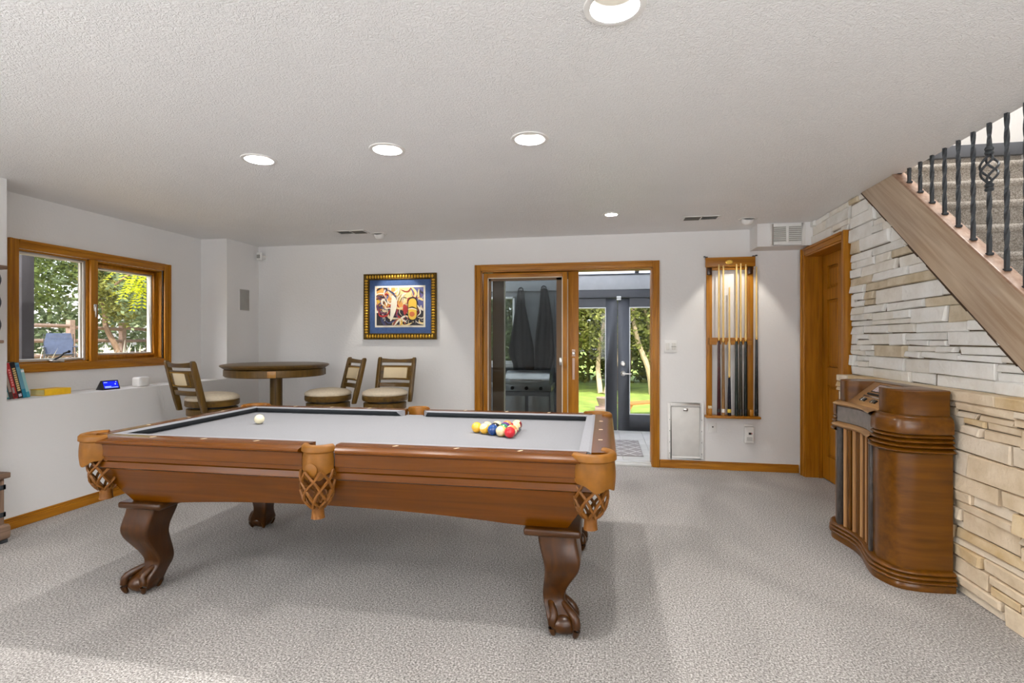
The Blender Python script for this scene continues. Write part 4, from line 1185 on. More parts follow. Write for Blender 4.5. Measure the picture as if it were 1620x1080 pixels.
def cue(x, ztop, zjoint, zbot, cols, label, y=-.062, band=None, tilt=0.0):
    b_mat, s_mat = cols
    o = thing('billiard_cue', label, 'billiard cue', (RX + x, YB + y, .536), 0, 'billiard cues in the wall rack')
    o.rotation_euler = (0.0, tilt, 0)
    L = ztop - .536; j = zjoint - .536
    b = MB(); b.lathe([(.0100, j), (.0072, L - .03), (.007, L - .012), (.0068, L), (0, L + .004)], 14, cap=False); b.build('shaft', s_mat, o, smooth=60)
    b = MB(); b.lathe([(0, 0), (.0165, 0), (.0170, .04), (.0102, j)], 14); b_mat.node_tree.nodes['Principled BSDF'].inputs['Specular IOR Level'].default_value = .2; b.build('butt', b_mat, o, smooth=60)
    b = MB(); b.lathe([(.0096, j - .008), (.0104, j - .006), (.0104, j + .006), (.0096, j + .008)], 14); b.build('joint_ring', M_brass, o)
    b = MB(); b.lathe([(.0173, .03), (.0176, .034), (.0176, .06), (.0171, .064)], 14); b.build('butt_band', band or M_black, o)
    b = MB(); b.lathe([(.006, L - .012), (.0062, L - .010), (.006, L + .001)], 12); b.build('ferrule', M_white, o)
M_maple = mat('maple', (232, 198, 128), .35, noise=((40, 40, 3), .06, 3))
cue(-.115, 1.985, 1.262, .536, (mat('butt_maroon', (64, 18, 20), .25, coat=.5), M_maple), 'billiard cue with a maroon butt, first from the left in the rack')
cue(-.075, 1.975, 1.245, .536, (wood('butt_figured', (84, 66, 48), (190, 140, 80), 'z', scale=.4), M_maple), 'billiard cue with a figured brown and grey butt, white butt cap', band=M_white)
cue(-.020, 1.765, .905, .536, (mat('butt_black', (22, 20, 30), .3), M_maple), 'shortest cue of the rack, black butt with a yellow band', band=mat('yellow_band', (226, 196, 70), .4))
cue(.045, 1.985, 1.255, .536, (mat('butt_green', (34, 42, 36), .3, coat=.4), M_maple), 'billiard cue with a dark green butt right of the short cue')
cue(.083, 1.990, 1.255, .536, (mat('butt_olive', (48, 44, 30), .3, coat=.4), M_maple), 'billiard cue with an olive brown butt, second from the right post of the rack')
cue(.128, 1.980, 1.255, .536, (mat('butt_blackgreen', (20, 26, 20), .3, coat=.4), M_maple), 'billiard cue with a black butt beside the right post of the rack')
cue(.230, 1.960, 1.27, .536, (mat('butt_jet', (20, 20, 18), .25, coat=.5), M_maple), 'billiard cue with a black butt outside the right post of the rack', y=-.04)

# switch plate
t = thing('light_switch', 'white double light switch plate right of the sliding door', 'switch', (.650, YB, 1.197))
MB().box(-.060, -.007, -.060, .060, 0, .060).build('plate', M_white, t, bevel=.003)
for x in (-.028, .028): MB().box(x - .017, -.012, -.034, x + .017, -.006, .034).build('rocker', mat('rocker_white', (218, 216, 210), .4), t, bevel=.003)
MB().box(.006, -.016, -.004, .050, -.010, .002).build('rocker_bar', M_grille, t)
# access panel
t = thing('access_panel', 'white access panel with raised frame low on the wall beside the sliding door', 'access panel', (.790, YB, .368))
b = MB()
for (x0, z0, x1, z1) in ((-.172, -.272, -.138, .272), (.138, -.272, .172, .272), (-.138, .24, .138, .272), (-.138, -.272, .138, -.245)): b.box(x0, -.018, z0, x1, 0, z1)
b.build('frame', M_white, t, bevel=.005); MB().box(-.134, -.012, -.241, .134, -.001, .236).build('panel_door', mat('panel_white', (224, 222, 218), .5), t, bevel=.003)
MB().box(-.022, -.02, .196, .022, -.012, .222).build('latch', M_nickel, t, bevel=.004)
for sx in (-1, 1):
    for z in (-.22, -.11, .0, .11): MB().box(sx * .150 - .003, -.0195, z - .006, sx * .150 + .003, -.0175, z + .006).build('screw', M_grille, t)
# outlet and detector
t = thing('wall_outlet', 'small white wall outlet below the left end of the cue rack', 'outlet', (1.043, YB, .405))
MB().box(-.040, -.006, -.048, .040, 0, .048).build('plate', M_white, t, bevel=.003); MB().box(-.004, -.009, .004, .008, -.005, .016).build('jack', M_dark, t)
t = thing('plug_in_detector', 'white plug-in gas alarm with a tiny dark display below the cue rack', 'alarm', (1.372, YB, .35))
MB().box(-.042, -.042, -.080, .042, -.004, .080).build('case', M_white, t, bevel=.008, seg=3); MB().box(-.008, -.044, .006, .016, -.041, .026).build('display', M_black, t)
MB().box(.018, -.0435, .010, .024, -.041, .022).build('test_button', mat('red_led', (190, 60, 60), .4), t)
for k in range(3): MB().box(-.024, -.0435, -.05 + k * .012, .026, -.0415, -.045 + k * .012).build('sound_slot', M_grille, t)
MB().box(-.036, -.006, .07, .036, 0, .10).build('outlet_plate', M_white, t, bevel=.002)
# speaker grille on the chase, motion sensor in the corner
t = thing('wall_speaker', 'grey rectangular in-wall speaker grille on the corner chase', 'speaker', (XL, 5.045, 1.70))
MB().box(0, -.082, -.122, .006, .082, .122).build('bezel', M_wall, t, bevel=.003); b = MB(); b.box(.004, -.074, -.113, .009, .074, .113); b.build('grille', M_grille, t, bevel=.002)
t = thing('motion_sensor', 'small white motion sensor high in the far left corner', 'sensor', (-3.82, 5.23, 2.20))
MB().box(-.03, -.04, -.045, .03, .0, .045).build('body', M_white, t, bevel=.01, seg=3); MB().box(-.02, -.046, -.02, .02, -.036, .02).build('lens', M_grille, t, bevel=.004); MB().box(-.025, -.0, -.02, .025, .055, .02).build('bracket', M_white, t)

# ------------------------------------------------------------------ things on the ledge
ZL = .855
def book(y, th, h, d, col, label, lean=0.0, marks=None, top=None):
    o = thing('book', label, 'book', (-4.0, y, ZL), 0, 'books standing on the ledge')
    M_ = Matrix.Rotation(lean, 4, 'X')
    m = mat('cover_' + '_'.join(map(str, col)), col, .45)
    b = MB(M_)
    b.box(-d, 0, 0, 0, .003, h); b.box(-d, th - .003, 0, 0, th, h); b.box(-.004, 0, 0, .003, th, h)
    b.build('cover', m, o, smooth=0)
    b = MB(M_); b.box(-d + .004, .003, .003, -.004, th - .003, h - .004); b.build('page_block', mat('pages', (238, 226, 202), .8), o)
    for (z0, z1, y0, y1, c_) in (marks or []):
        b = MB(M_); b.box(.0025, th * y0, h * z0, .0036, th * y1, h * z1); b.build('spine_print', mat('spine_' + '_'.join(map(str, c_)), c_, .5), o, smooth=0)
    return o
lean = .22
LET = [(.20 + .060 * k, .20 + .060 * k + .042, .22, .80, (226, 196, 132)) for k in range(11)]
TL = [(.36 + .07 * k, .36 + .07 * k + .05, .3, .75, (236, 150, 146)) for k in range(7)]
yb0 = 2.835
def put(th, h, col, label, marks, d=.16):
    global yb0
    th *= .84
    book(yb0, th, h, d, col, label, lean, marks); yb0 += th / math.cos(lean) + .001
put(.030, .235, (58, 120, 128), 'teal and green book at the near end of the row on the ledge', [(.30, .45, .05, .95, (40, 84, 100)), (.05, .2, .2, .8, (190, 190, 176))])
put(.026, .245, (70, 56, 50), 'dark brown book with a grey label, second of the leaning row', [(.2, .75, .15, .85, (168, 152, 140))])
put(.030, .250, (178, 42, 40), 'red book with pale pink lettering in the leaning row', TL + [(.03, .14, .1, .9, (90, 18, 24)), (.16, .32, .1, .6, (160, 150, 146))])
put(.036, .255, (20, 18, 22), 'black book with tan block lettering in the leaning row', LET + [(.04, .12, .2, .8, (200, 200, 214))])
put(.028, .250, (96, 150, 170), 'tall light blue book with a teal foot in the leaning row', [(.0, .25, 0, 1, (24, 128, 156)), (.88, .96, .1, .9, (60, 110, 150))])
put(.022, .205, (150, 196, 196), 'short pale aqua book at the far end of the leaning row', [(.0, .2, 0, 1, (60, 150, 168)), (.90, .97, 0, 1, (240, 240, 240))])
yb0 += .016
yb = thing('yellow_book', 'yellow book lying flat on the ledge beside the leaning row', 'book', (-3.99, 3.075, ZL)); yb.scale = (1, .80, 1)
b = MB(); b.box(-.13, 0, 0, 0, .235, .004); b.box(-.13, 0, .042, 0, .235, .046); b.box(-.002, 0, 0, .002, .235, .046); b.build('cover', mat('yellow_cover', (238, 188, 26), .5, noise=((4, 30, 30), .06, 3)), yb, bevel=.001)
MB().box(-.126, .004, .004, -.002, .231, .042).build('page_block', mat('pages_2', (236, 216, 150), .8), yb)
sd = thing('smart_display', 'small black smart display with a lit blue screen on the ledge', 'display', (-3.985, 3.575, ZL), -.12); sd.scale = (.9, .80, .95)
b = MB(); b.prism([(-.075, 0), (.018, 0), (.022, .006), (-.008, .078), (-.016, .080)], -.085, .085, 'xz'); b.build('body', M_black, sd, bevel=.006, seg=3)
ang = math.atan2(.030, .072); MS = Matrix.Translation((.021, 0, .008)) @ Matrix.Rotation(-ang, 4, 'Y')
b = MB(MS); b.box(-.003, -.070, .006, .0012, .072, .068); b.build('screen', mat('screen_blue', (10, 20, 190), .2, emit=((14, 34, 225), 1.0)), sd)
for (y0, z0, y1, z1) in ((-.062, .056, -.03, .061), (.052, .058, .060, .064), (-.062, .018, .0, .023), (-.062, .010, .064, .014), (.04, .036, .05, .046)):
    b = MB(MS); b.box(.0005, y0, z0, .0018, y1, z1); b.build('screen_text', mat('screen_white', (190, 210, 240), .3, emit=((170, 200, 240), .9)), sd)
sp = thing('wireless_router', 'white rounded box with a power lead standing on the ledge', 'router', (-3.985, 3.86, ZL))
b = MB(); b.box(-.045, -.055, 0, .045, .055, .085); b.build('case', M_white, sp, bevel=.02, seg=4)
b = MB(); b.tube(catmull([(.0, .05, .01), (.04, .085, .006), (.087, .10, .0), (.103, .11, -.06), (.103, .13, -.14), (.103, .135, -.22)], 6), .003, 6); b.build('power_lead', M_white, sp)

# ------------------------------------------------------------------ sunroom beyond the sliding door
SY = 7.25
struct(MB().box(-4.0, YB + .16, -.12, 3.2, SY + .15, 0.0).build('floor', M_tile, smooth=0))
# floor tiles in view
tf = sempty('sunroom_tiles', (0, 0, 0))
M_tl = [mat('tile_pale', (214, 210, 204), .45, noise=((5, 5, 5), .05, 4)), mat('tile_grey', (202, 198, 192), .45, noise=((5, 5, 5), .05, 4))]
def tile_me(m):
    o = MB().box(-.148, -.148, 0, .148, .148, .008).build('tile', m, tf, bevel=.003, seg=1); return o
protos = [tile_me(m) for m in M_tl]; first = [True, True]
for i in range(-3, 5):
    for j in range(6):
        x, y = i * .30 + .05, YB + .31 + j * .30
        k = R.randint(0, 1); o = protos[k]
        if first[k]: first[k] = False
        else: o = o.copy(); C.objects.link(o)
        o.location = (x, y, .0)
sw = MB()
FX0, FX1, FZ = -.64, 1.02, 1.955
WXa, WXb, WZa, WZb = -1.86, -1.255, .93, 1.88
sw.box(-4.0, SY, 0, WXa, SY + .12, 2.16); sw.box(WXa, SY, 0, WXb, SY + .12, WZa); sw.box(WXa, SY, WZb, WXb, SY + .12, 2.16)
sw.box(WXb, SY, 0, FX0, SY + .12, 2.16); sw.box(FX0, SY, FZ, FX1, SY + .12, 2.16); sw.box(FX1, SY, 0, 3.2, SY + .12, 2.16)
struct(sw.build('wall_sunroom', M_siding, smooth=0))
struct(MB().box(-4.0, SY - .03, 1.955, 3.2, SY, 2.155).build('trim_2', M_beam, bevel=.004))
struct(MB().box(-4.0, SY - .04, 2.155, 3.2, SY + .14, 2.175).build('trim_3', M_grey, bevel=.004))
struct(MB().box(3.2, YB + .16, 0, 3.3, SY + .1, 1.0).build('wall_sunroom', M_siding, smooth=0))
rf = MB(); rf.prism([(YB + .10, 2.62), (SY + .35, 2.20), (SY + .35, 2.215), (YB + .10, 2.635)], -4.0, 3.3)
struct(rf.build('sunroom_roof', M_roofp, smooth=0))
for i in range(9):
    x = -3.9 + i * .86 + .02; q = MB(); q.prism([(YB + .16, 2.53), (SY + .1, 2.13 + .045), (SY + .1, 2.20), (YB + .16, 2.60)], x, x + .055); struct(q.build('trim_4', M_beam, smooth=0))
# window_2, left in the sunroom
w2 = sempty('window_2', ((WXa + WXb) / 2, SY, (WZa + WZb) / 2)); g3 = Vector(w2.location)
def w2b(name, m, boxes, bevel=.003): return db(name, m, boxes, bevel, w2, g3)
w2b('window_frame', M_white, [(WXa, SY - .01, WZa, WXa + .03, SY + .1, WZb), (WXb - .03, SY - .01, WZa, WXb, SY + .1, WZb), (WXa, SY - .01, WZa, WXb, SY + .1, WZa + .03), (WXa, SY - .01, WZb - .03, WXb, SY + .1, WZb)])
w2b('window_sill', M_white, [(WXa - .05, SY - .07, WZa - .06, WXb + .05, SY, WZa)]); w2b('pane', M_glass, [(WXa + .03, SY + .05, WZa + .03, WXb - .03, SY + .054, WZb - .03)], 0)
# door_3: charcoal french doors
d3 = sempty('door_3', (.187, SY, 0)); g4 = Vector(d3.location)
def d3b(name, m, boxes, bevel=.004): return db(name, m, boxes, bevel, d3, g4)
d3b('door_frame', M_grey, [(FX0 - .05, SY - .02, 0, FX0 + .03, SY + .1, FZ), (FX1 - .03, SY - .02, 0, FX1 + .05, SY + .1, FZ), (FX0 + .03, SY - .02, 1.845, FX1 - .03, SY + .1, FZ)])
for (a, b_) in ((FX0 + .032, .184), (.190, FX1 - .032)):
    d3b('door_leaf', M_grey, [(a, SY + .01, .012, a + .155, SY + .055, 1.84), (b_ - .155, SY + .01, .012, b_, SY + .055, 1.84), (a + .155, SY + .01, .012, b_ - .155, SY + .055, .235), (a + .155, SY + .01, 1.715, b_ - .155, SY + .055, 1.84)], .003)
    d3b('glazing_bead', M_white, [(a + .155, SY + .004, .235, a + .167, SY + .03, 1.715), (b_ - .167, SY + .004, .235, b_ - .155, SY + .03, 1.715), (a + .167, SY + .004, .235, b_ - .167, SY + .03, .247), (a + .167, SY + .004, 1.703, b_ - .167, SY + .03, 1.715)], 0)
    d3b('pane', M_glass, [(a + .16, SY + .03, .24, b_ - .16, SY + .034, 1.71)], 0)
kb = MB(Matrix.Rotation(PI / 2, 4, 'X')); kb.lathe([(.036, 0), (.036, .006), (.022, .012), (.022, .02), (0, .02)], 20); o = kb.build('deadbolt', M_nickel, d3); o.location = (.262 - g4.x, .01, .935)
kb = MB(Matrix.Rotation(PI / 2, 4, 'X')); kb.lathe([(.036, 0), (.036, .006), (.014, .012), (.014, .04), (0, .042)], 20); kb.box(-.01, -.01, .03, .11, .006, .045); o = kb.build('lever_handle', M_nickel, d3); o.location = (.262 - g4.x, .01, .80)
t = thing('contact_sensor', 'small white contact sensor at the top of the french doors', 'sensor', (.204, SY - .002, 1.865)); MB().box(-.03, -.03, -.03, .03, .0, .0).build('sensor_body', M_white, t, bevel=.008, seg=3); MB().box(-.03, -.026, -.055, .03, -.0, -.032).build('magnet', M_white, t, bevel=.006)
# rug
rg = thing('patterned_mat', 'grey door mat with a pale diamond lattice on the sunroom floor', 'rug', (.02, 6.12, .009))
MB().box(-.40, -.44, 0, .40, .44, .008).build('mat_pile', mat('mat_grey', (150, 142, 138), .95, bump=(200, .4, .003)), rg, bevel=.003)
b = MB()
for k in range(-8, 9):
    for sg in (-1, 1):
        # diagonal strips clipped to the mat
        pts = []
        x0 = k * .17; 
        P0 = Vector((x0 - .44 * sg * .75, -.43)); P1 = Vector((x0 + .44 * sg * .75, .43))
        t0, t1 = 0, 1
        dxx = P1.x - P0.x
        for lim, sgn in ((-.39, 1), (.39, -1)):
            f0, f1 = sgn * (P0.x - lim), sgn * (P1.x - lim)
            if f0 < 0 and f1 < 0: t0, t1 = 1, 0
            elif f0 < 0: t0 = max(t0, f0 / (f0 - f1))
            elif f1 < 0: t1 = min(t1, f0 / (f0 - f1))
        if t1 > t0:
            a, c_ = P0.lerp(P1, t0), P0.lerp(P1, t1)
            b.add([(a.x - .010, a.y, .0086), (a.x + .010, a.y, .0086), (c_.x + .010, c_.y, .0086), (c_.x - .010, c_.y, .0086)], [(0, 1, 2, 3)])
b.build('lattice_pattern', mat('mat_pale', (206, 200, 194), .9), rg, smooth=0)
# towels on wall hooks
def towel(x, z, label, L, R_):
    o = thing('hanging_towel', label, 'towel', (x, SY - .09, 0))
    b = MB(); nu, nv = 18, 26; fr_, bk = [], []
    def ev(T, v):
        for (va, xa), (vb, xb) in zip(T, T[1:]):
            if v <= vb: return xa + (xb - xa) * (v - va) / (vb - va)
        return T[-1][1]
    rows = []
    for j in range(nv + 1):
        v = j / nv; row = []
        for i in range(nu + 1):
            u_ = i / nu; xx = ev(L, v) + (ev(R_, v) - ev(L, v)) * u_
            zz = z - 1.33 * v
            yy = -.05 * math.sin(PI * u_) * (1 - .3 * v) - .022 * math.sin(u_ * 15 + 2 * v) * min(1, v * 3)
            row.append((xx, yy, zz))
        rows.append(row)
    n = nu + 1
    vs = [p for r_ in rows for p in r_] + [(p[0], p[1] + .018, p[2]) for r_ in rows for p in r_]; T_ = n * (nv + 1); fs = []
    for j in range(nv):
        for i in range(nu):
            a = j * n + i; fs.append((a, a + 1, a + n + 1, a + n)); fs.append((T_ + a, T_ + a + n, T_ + a + n + 1, T_ + a + 1))
    for j in range(nv):
        for i in (0, nu):
            a = j * n + i; fs.append((a, a + n, T_ + a + n, T_ + a))
    for i in range(nu):
        for j in (0, nv):
            a = j * n + i; fs.append((a, a + 1, T_ + a + 1, T_ + a))
    b.add(vs, fs); b.build('cloth', M_towel, o, smooth=60)
    hk = MB(); hk.tube(catmull([(-.0, .085, z + .02), (0, .03, z + .0), (0, -.02, z - .02), (0, -.045, z + .02)], 5), .008, 6); hk.box(-.02, .078, z - .01, .02, .09, z + .05); hk.build('hook', M_nickel, o)
    lp = MB(); lp.tube(catmull([(-.028, -.01, z - .02), (-.03, -.01, z + .02), (0, -.012, z + .042), (.03, -.01, z + .02), (.028, -.01, z - .02)], 5), .009, 6); lp.build('hanging_loop', M_towel, o)
towel(-1.150, 1.955, 'charcoal towel hanging from a hook behind the sliding glass, nearer the sunroom window',
      [(0, -.045), (.1, -.065), (.35, -.11), (.62, -.17), (.70, -.16), (.76, -.115), (.9, -.09), (1, .06)], [(0, .045), (.15, .06), (.45, .14), (.6, .18), (.85, .19), (.97, .12), (1, .09)])
towel(-.825, 1.975, 'charcoal towel hanging from a hook behind the sliding glass, nearer the french doors',
      [(0, -.045), (.15, -.06), (.45, -.11), (.6, -.125), (.85, -.125), (.93, -.10), (1, -.04)], [(0, .045), (.1, .075), (.35, .125), (.7, .14), (.82, .11), (.93, .02), (1, -.02)])
# barbecue grill below the towels
gr = thing('barbecue_grill', 'stainless barbecue grill with dark cart standing below the hanging towels', 'grill', (-.95, 6.62, 0))
b = MB(); b.box(-.30, -.24, .06, .30, .24, .62); b.build('cart', M_grey, gr, bevel=.01)
b = MB()
for sx in (-1, 1): b.box(sx * .15 - .13, -.252, .10, sx * .15 + .13, -.238, .56)
b.build('cart_door', M_steel, gr, bevel=.004)
b = MB(); b.prism([(-.24, .70)] + [(-.24 + .24 + .24 * math.cos(PI - PI * k / 12), .70 + .17 * math.sin(PI * k / 12)) for k in range(1, 12)] + [(.24, .70)], -.28, .28); b.build('lid', M_steel, gr, smooth=40)
b = MB(); b.box(-.31, -.25, .62, .31, .25, .70); b.build('firebox', M_steel, gr, bevel=.008)
b = MB(); b.tube([(-.2, -.29, .76), (.2, -.29, .76)], .012, 8)
for x in (-.18, .18): b.tube([(x, -.29, .76), (x, -.235, .76)], .008, 6)
b.build('lid_handle', M_nickel, gr)
for x in (-.18, 0, .18):
    q = MB(Matrix.Translation((x, -.25, .66)) @ Matrix.Rotation(PI / 2, 4, 'X')); q.lathe([(.024, 0), (.022, .03), (0, .031)], 12); q.build('knob', M_black, gr)
b = MB(); b.box(-.58, -.2, .66, -.31, .2, .69); b.build('side_shelf', M_steel, gr, bevel=.006)
for sx in (-1, 1):
    for sy in (-1, 1):
        q = MB(Matrix.Translation((sx * .26, sy * .2, .03)) @ Matrix.Rotation(PI / 2, 4, 'Y')); q.lathe([(0, -.015), (.03, -.015), (.03, .015), (0, .015)], 14); q.build('caster', M_black, gr)

# ------------------------------------------------------------------ garden
struct(MB().box(-40, SY + .2, -.3, 40, 60, -.12).build('ground', M_lawn, smooth=0))
gl = MB(); gl.prism([(-40, -.2), (-40, .75), (-6.2, .62), (-5.0, .55), (-4.9, -.2)], -6, 30, 'xz')
struct(gl.build('ground', M_earth, smooth=0))
LM = [leaf_mat('leaf_green', (46, 64, 28), (126, 144, 74)), leaf_mat('leaf_olive', (66, 76, 32), (156, 158, 84)), leaf_mat('leaf_grey', (58, 76, 48), (138, 154, 112)), leaf_mat('leaf_lime', (150, 170, 10), (226, 224, 40))]
def foliage(rnd, cx, cy, cz, rx, ry, rz, n, ls, b=None):
    b = b or MB(); V, F = b.v, b.f
    for _ in range(n // 12):
        while True:
            p = Vector((rnd.uniform(-1, 1), rnd.uniform(-1, 1), rnd.uniform(-1, 1)))
            if .25 < p.length < 1: break
        c_ = Vector((cx + p.x * rx, cy + p.y * ry, cz + p.z * rz))
        for k in range(12):
            q = c_ + Vector((rnd.gauss(0, ls * 1.6), rnd.gauss(0, ls * 1.6), rnd.gauss(0, ls * 1.3)))
            a = Vector((rnd.uniform(-1, 1), rnd.uniform(-1, 1), rnd.uniform(-.7, .7))).normalized() * ls
            d = a.cross(Vector((rnd.uniform(-1, 1), rnd.uniform(-1, 1), rnd.uniform(-1, 1)))).normalized() * ls * .5
            o = len(V); V += [tuple(q - a), tuple(q + d), tuple(q + a), tuple(q - d)]; F.append((o, o + 1, o + 2, o + 3)); b.m.append(0)
    return b
def quick(b, name, m, parent):
    me = bpy.data.meshes.new(name); me.from_pydata(b.v, [], b.f); me.materials.append(m)
    o = bpy.data.objects.new(name, me); C.objects.link(o); o.parent = parent; return o
def tree(seed, loc, h, crown, lm, bark, trunks, label, nl=3600, ls=.09, group=None, base=.35):
    rnd = random.Random(seed); t = thing('garden_tree', label, 'tree', loc, 0, group)
    quick(foliage(rnd, 0, 0, h * (1 + base) / 2, crown, crown * .8, h * (1 - base) / 2, nl, ls), 'crown', lm, t)
    for k in range(trunks):
        a = rnd.uniform(0, 6.28); sx, sy = rnd.uniform(-.5, .5) * (trunks > 1), rnd.uniform(-.3, .3) * (trunks > 1)
        pts = [(sx * .4, sy * .4, 0)]
        for i in range(1, 6): pts.append((sx * .4 + sx * i * .35 + rnd.uniform(-.09, .09), sy + rnd.uniform(-.08, .08), h * .13 * i))
        b = MB(); b.tube(catmull(pts, 4), [.075 - .002 * i for i in range(21)], 7); b.build('trunk', bark, t)
    return t
far_ = 'trees beyond the lawn'
lbl = ['leafy tree beyond the lawn, seen by the left edge of the french doors', 'pale-trunked tree seen through the left french door pane', 'leafy tree seen behind the meeting stiles of the french doors', 'leafy olive tree seen through the right french door pane', 'tree at the right end of the hedge row beyond the lawn', 'tree seen through the small sunroom window', 'tree behind the sunroom wall and its hanging towels']
spec = [(-1.2, 14.2, 5.4, 1.5, 0), (-.1, 13.4, 5.2, 1.2, 1), (.55, 14.6, 5.6, 1.5, 0), (1.35, 13.6, 5.0, 1.3, 1), (2.7, 14.4, 5.4, 1.6, 0), (-2.9, 13.2, 4.6, 1.5, 2), (-4.4, 14.6, 5.4, 1.6, 0)]
for i, (x, y, h, cr_, k) in enumerate(spec):
    tree(40 + i, (x, y, -.12), h, cr_, LM[k], M_bark_l if i in (1, 3, 5) else M_bark, 3, lbl[i], 8400, .062, far_, base=.17)
# low undergrowth behind the trunks
ug = foliage(random.Random(6), 0, 0, 2.3, 10, 1.0, 2.6, 18000, .15); o = quick(ug, 'hedge_foliage', LM[1], None); o.location = (0, 17.5, -.1); stuff(o)
# garden bench beyond the french doors
t = thing('garden_bench', 'low cedar garden bench with splayed legs on the lawn beyond the french doors', 'bench', (.70, 9.75, -.12), .35)
for k in range(4):
    b = MB(); y = -.16 + k * .085; b.loft([[(-.42, y, .20), (-.42, y + .075, .20), (-.42, y + .075, .225), (-.42, y, .225)], [(.42, y, .235), (.42, y + .075, .235), (.42, y + .075, .26), (.42, y, .26)]]); b.build('seat_slat', M_cedar, t)
for sx in (-1, 1):
    for sy in (-1, 1):
        b = MB(); x = sx * .27; y = sy * .13; b.loft([[(x + sx * .12 - .03, y - .02, 0), (x + sx * .12 + .03, y - .02, 0), (x + sx * .12 + .03, y + .02, 0), (x + sx * .12 - .03, y + .02, 0)], [(x - .03, y - .02, .215), (x + .03, y - .02, .215), (x + .03, y + .02, .215), (x - .03, y + .02, .215)]]); b.build('leg', M_cedar, t)
pl = thing('stone_planter', 'low stone planter on the lawn seen at the left french door stile', 'planter', (.03, 10.3, -.12)); b = MB(); b.lathe([(.10, .04), (.14, .06), (.13, .1), (.16, .18), (.18, .25), (.15, .25), (.13, .2), (0, .2)], 20); b.build('bowl', M_fence, pl); b = MB(); b.box(-.2, -.2, 0, .2, .2, .06); b.build('base', M_fence, pl, bevel=.01)

# garden beyond window_1
lw_ = ['dense tree seen through the left casement, darkest of the garden trees', 'grey-green tree seen behind the camping chair', 'olive tree seen left of the window mullion', 'yellow-green tree seen right of the window mullion', 'grey-leaved tree seen through the right casement']
sp2 = [(-13.6, 9.6, 4.4, 1.9, 0), (-12.2, 12.2, 4.6, 2.0, 2), (-13.0, 14.2, 4.6, 1.9, 1), (-11.5, 10.9, 3.6, 1.2, 1), (-9.2, 9.6, 3.0, 1.0, 2)]
for i, (x, y, h, cr_, k) in enumerate(sp2):
    tree(70 + i, (x, y, .64), h, cr_, LM[k], M_bark, 2, lw_[i], 6600, .062, 'trees beyond the window', base=.27)
ug = foliage(random.Random(9), 0, 0, 2.2, 3, 8, 2.4, 12000, .13); o = quick(ug, 'hedge_foliage', LM[2], None); o.location = (-18, 14.5, .7); stuff(o)
# sunlit lime foliage hanging near the far casement
t = thing('young_locust', 'young locust tree with a bright lime leafy branch reaching into the right casement', 'tree', (-5.9, 5.66, 0))
b = MB(); rnd = random.Random(4)
for k in range(26):
    p0 = Vector((rnd.uniform(-.16, .16), rnd.uniform(-.12, .22), rnd.uniform(-.12, .34) + 1.98)); d = Vector((rnd.uniform(-.6, .2), rnd.uniform(-.9, .2), rnd.uniform(-.6, .1))).normalized()
    sd_ = d.cross(Vector((0, 0, 1))).normalized()
    for i in range(9):
        c_ = p0 + d * i * .030 + Vector((0, 0, -.0012 * i * i))
        for sg in (-1, 1):
            a = sd_ * sg * .055 + d * .022; n_ = d * .013
            o_ = len(b.v); b.v += [tuple(c_), tuple(c_ + a * .5 + n_), tuple(c_ + a), tuple(c_ + a * .5 - n_)]; b.f.append((o_, o_ + 1, o_ + 2, o_ + 3)); b.m.append(0)
quick(b, 'leaflets', LM[3], t)
b = MB(); b.tube(catmull([(0, .72, .58), (.02, .73, 1.3), (0, .68, 2.1), (-.1, .5, 2.55), (0, .25, 2.35), (-.05, 0, 2.15), (-.12, -.2, 1.95)], 5), [.05 - .0013 * i for i in range(31)], 7); b.build('trunk', M_bark, t)
t = thing('porch_post', 'dark timber porch post outside the left casement', 'post', (-4.95, 3.645, .53)); b = MB(); b.box(-.05, -.05, 0, .05, .05, 1.9); b.build('post_shaft', mat('dark_post', (44, 42, 46), .8, noise=((20, 20, 4), .3, 4)), t, bevel=.006); b = MB(); b.box(-.07, -.07, 0, .07, .07, .08); b.build('post_foot', M_iron, t, bevel=.006)
# split rail fence
fe = thing('rail_fence', 'weathered three-rail timber fence across the yard beyond the window', 'fence', (-12, 10.5, .66))
for k in range(9):
    y = -6 + k * 1.7; b = MB(); b.box(-.06 + y * -.28, y - .06, 0, .06 + y * -.28, y + .06, 1.05); b.build('post', M_fence, fe, bevel=.01, smooth=0)
for k in range(8):
    y0, y1 = -6 + k * 1.7, -6 + (k + 1) * 1.7
    for z in (.25, .58, .9):
        b = MB(); b.tube([(-.28 * y0, y0, z + R.uniform(-.03, .03)), (-.28 * (y0 + .85), y0 + .85, z + R.uniform(-.02, .02)), (-.28 * y1, y1, z + R.uniform(-.03, .03))], .045, 6); b.build('rail', M_fence, fe)
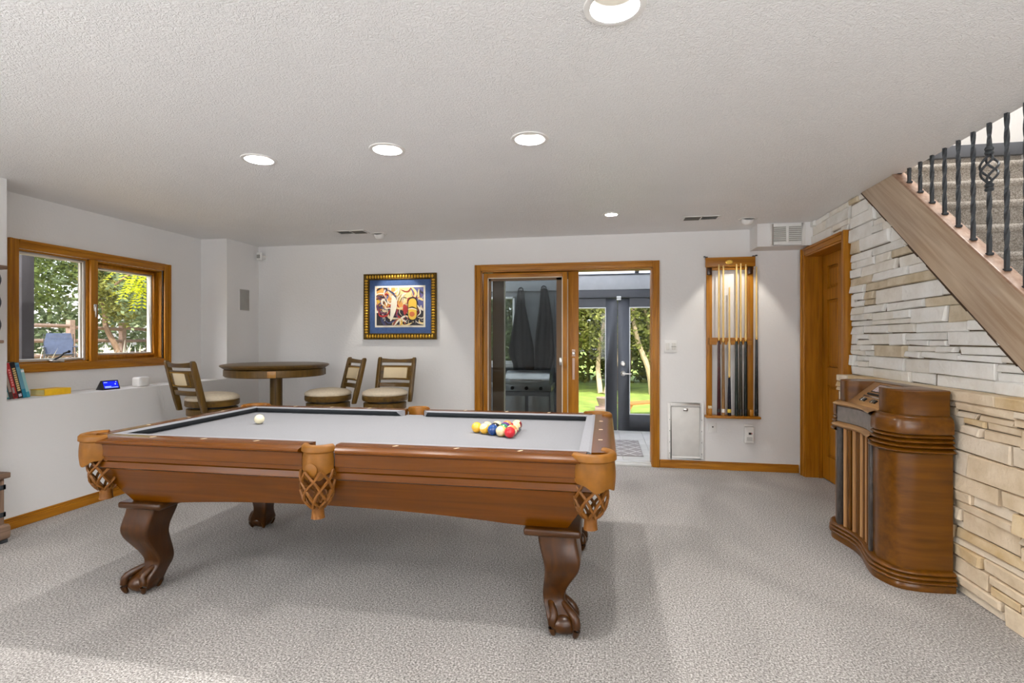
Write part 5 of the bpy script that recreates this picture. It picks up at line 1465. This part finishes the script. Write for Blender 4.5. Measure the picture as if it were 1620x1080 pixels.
# camping chair
cc = thing('camping_chair', 'blue-grey folding camp chair in the yard seen through the left casement', 'chair', (-10.6, 8.45, .66), .95); cc.scale = (.72, .72, .78)
b = MB(); b.loft([[(-.30, -.26, .42), (.30, -.26, .42), (.30, -.26, .43), (-.30, -.26, .43)], [(-.28, .0, .37), (.28, .0, .37), (.28, .0, .38), (-.28, .0, .38)], [(-.27, .22, .43), (.27, .22, .43), (.27, .22, .44), (-.27, .22, .44)]]); b.build('seat', M_camp, cc)
b = MB(); b.loft([[(-.28, .22, .42), (.28, .22, .42), (.28, .235, .42), (-.28, .235, .42)], [(-.31, .30, .70), (.31, .30, .70), (.31, .315, .70), (-.31, .315, .70)], [(-.26, .36, .95), (.26, .36, .95), (.26, .375, .95), (-.26, .375, .95)]]); b.build('backrest', M_camp, cc)
for sx in (-1, 1):
    q = MB(); q.tube([(sx * .31, .36, 0), (sx * .31, .36, .93)], .012, 6); q.tube([(sx * .32, -.30, 0), (sx * .32, -.30, .60)], .012, 6); q.build('frame', M_iron, cc)
    q = MB(); q.box(sx * .32 - .04, -.32, .59, sx * .32 + .04, .36, .61); q.build('armrest', M_camp, cc)
q = MB(); q.tube([(-.31, .36, .02), (.32, -.30, .40)], .01, 6); q.tube([(.31, .36, .02), (-.32, -.30, .40)], .01, 6); q.build('cross_brace', M_iron, cc)
# yuccas
def yucca(seed, loc, label, s=.5):
    rnd = random.Random(seed); t = thing('yucca', label, 'plant', loc, 0, 'pale spiky plants by the window'); b = MB()
    for k in range(34):
        a = rnd.uniform(0, 6.28); el = rnd.uniform(.35, 1.4); L = s * rnd.uniform(.6, 1.0); d = Vector((math.cos(a) * math.cos(el), math.sin(a) * math.cos(el), math.sin(el))); sd_ = Vector((-math.sin(a), math.cos(a), 0)) * .018
        p1 = d * L * .5; p2 = d * L
        b.add([tuple(-sd_), tuple(sd_), tuple(p1 + sd_), tuple(p1 - sd_), tuple(p2)], [(0, 1, 2, 3), (3, 2, 4)])
    b.build('blades', M_yucca, t, smooth=0); c_ = MB(); c_.sphere((0, 0, .03), (.05, .05, .05), 8, 6); c_.build('crown_base', M_earth, t)
yucca(1, (-6.6, 4.95, .63), 'pale spiky yucca in the yard at the left casement, before the fence', .62)
yucca(2, (-7.7, 6.80, .65), 'pale spiky yucca low in the right casement, nearest the mullion', .6)
yucca(3, (-6.7, 6.15, .65), 'pale spiky yucca low in the middle of the right casement', .66)
yucca(4, (-8.3, 7.95, .65), 'pale spiky yucca low at the right end of the right casement', .6)
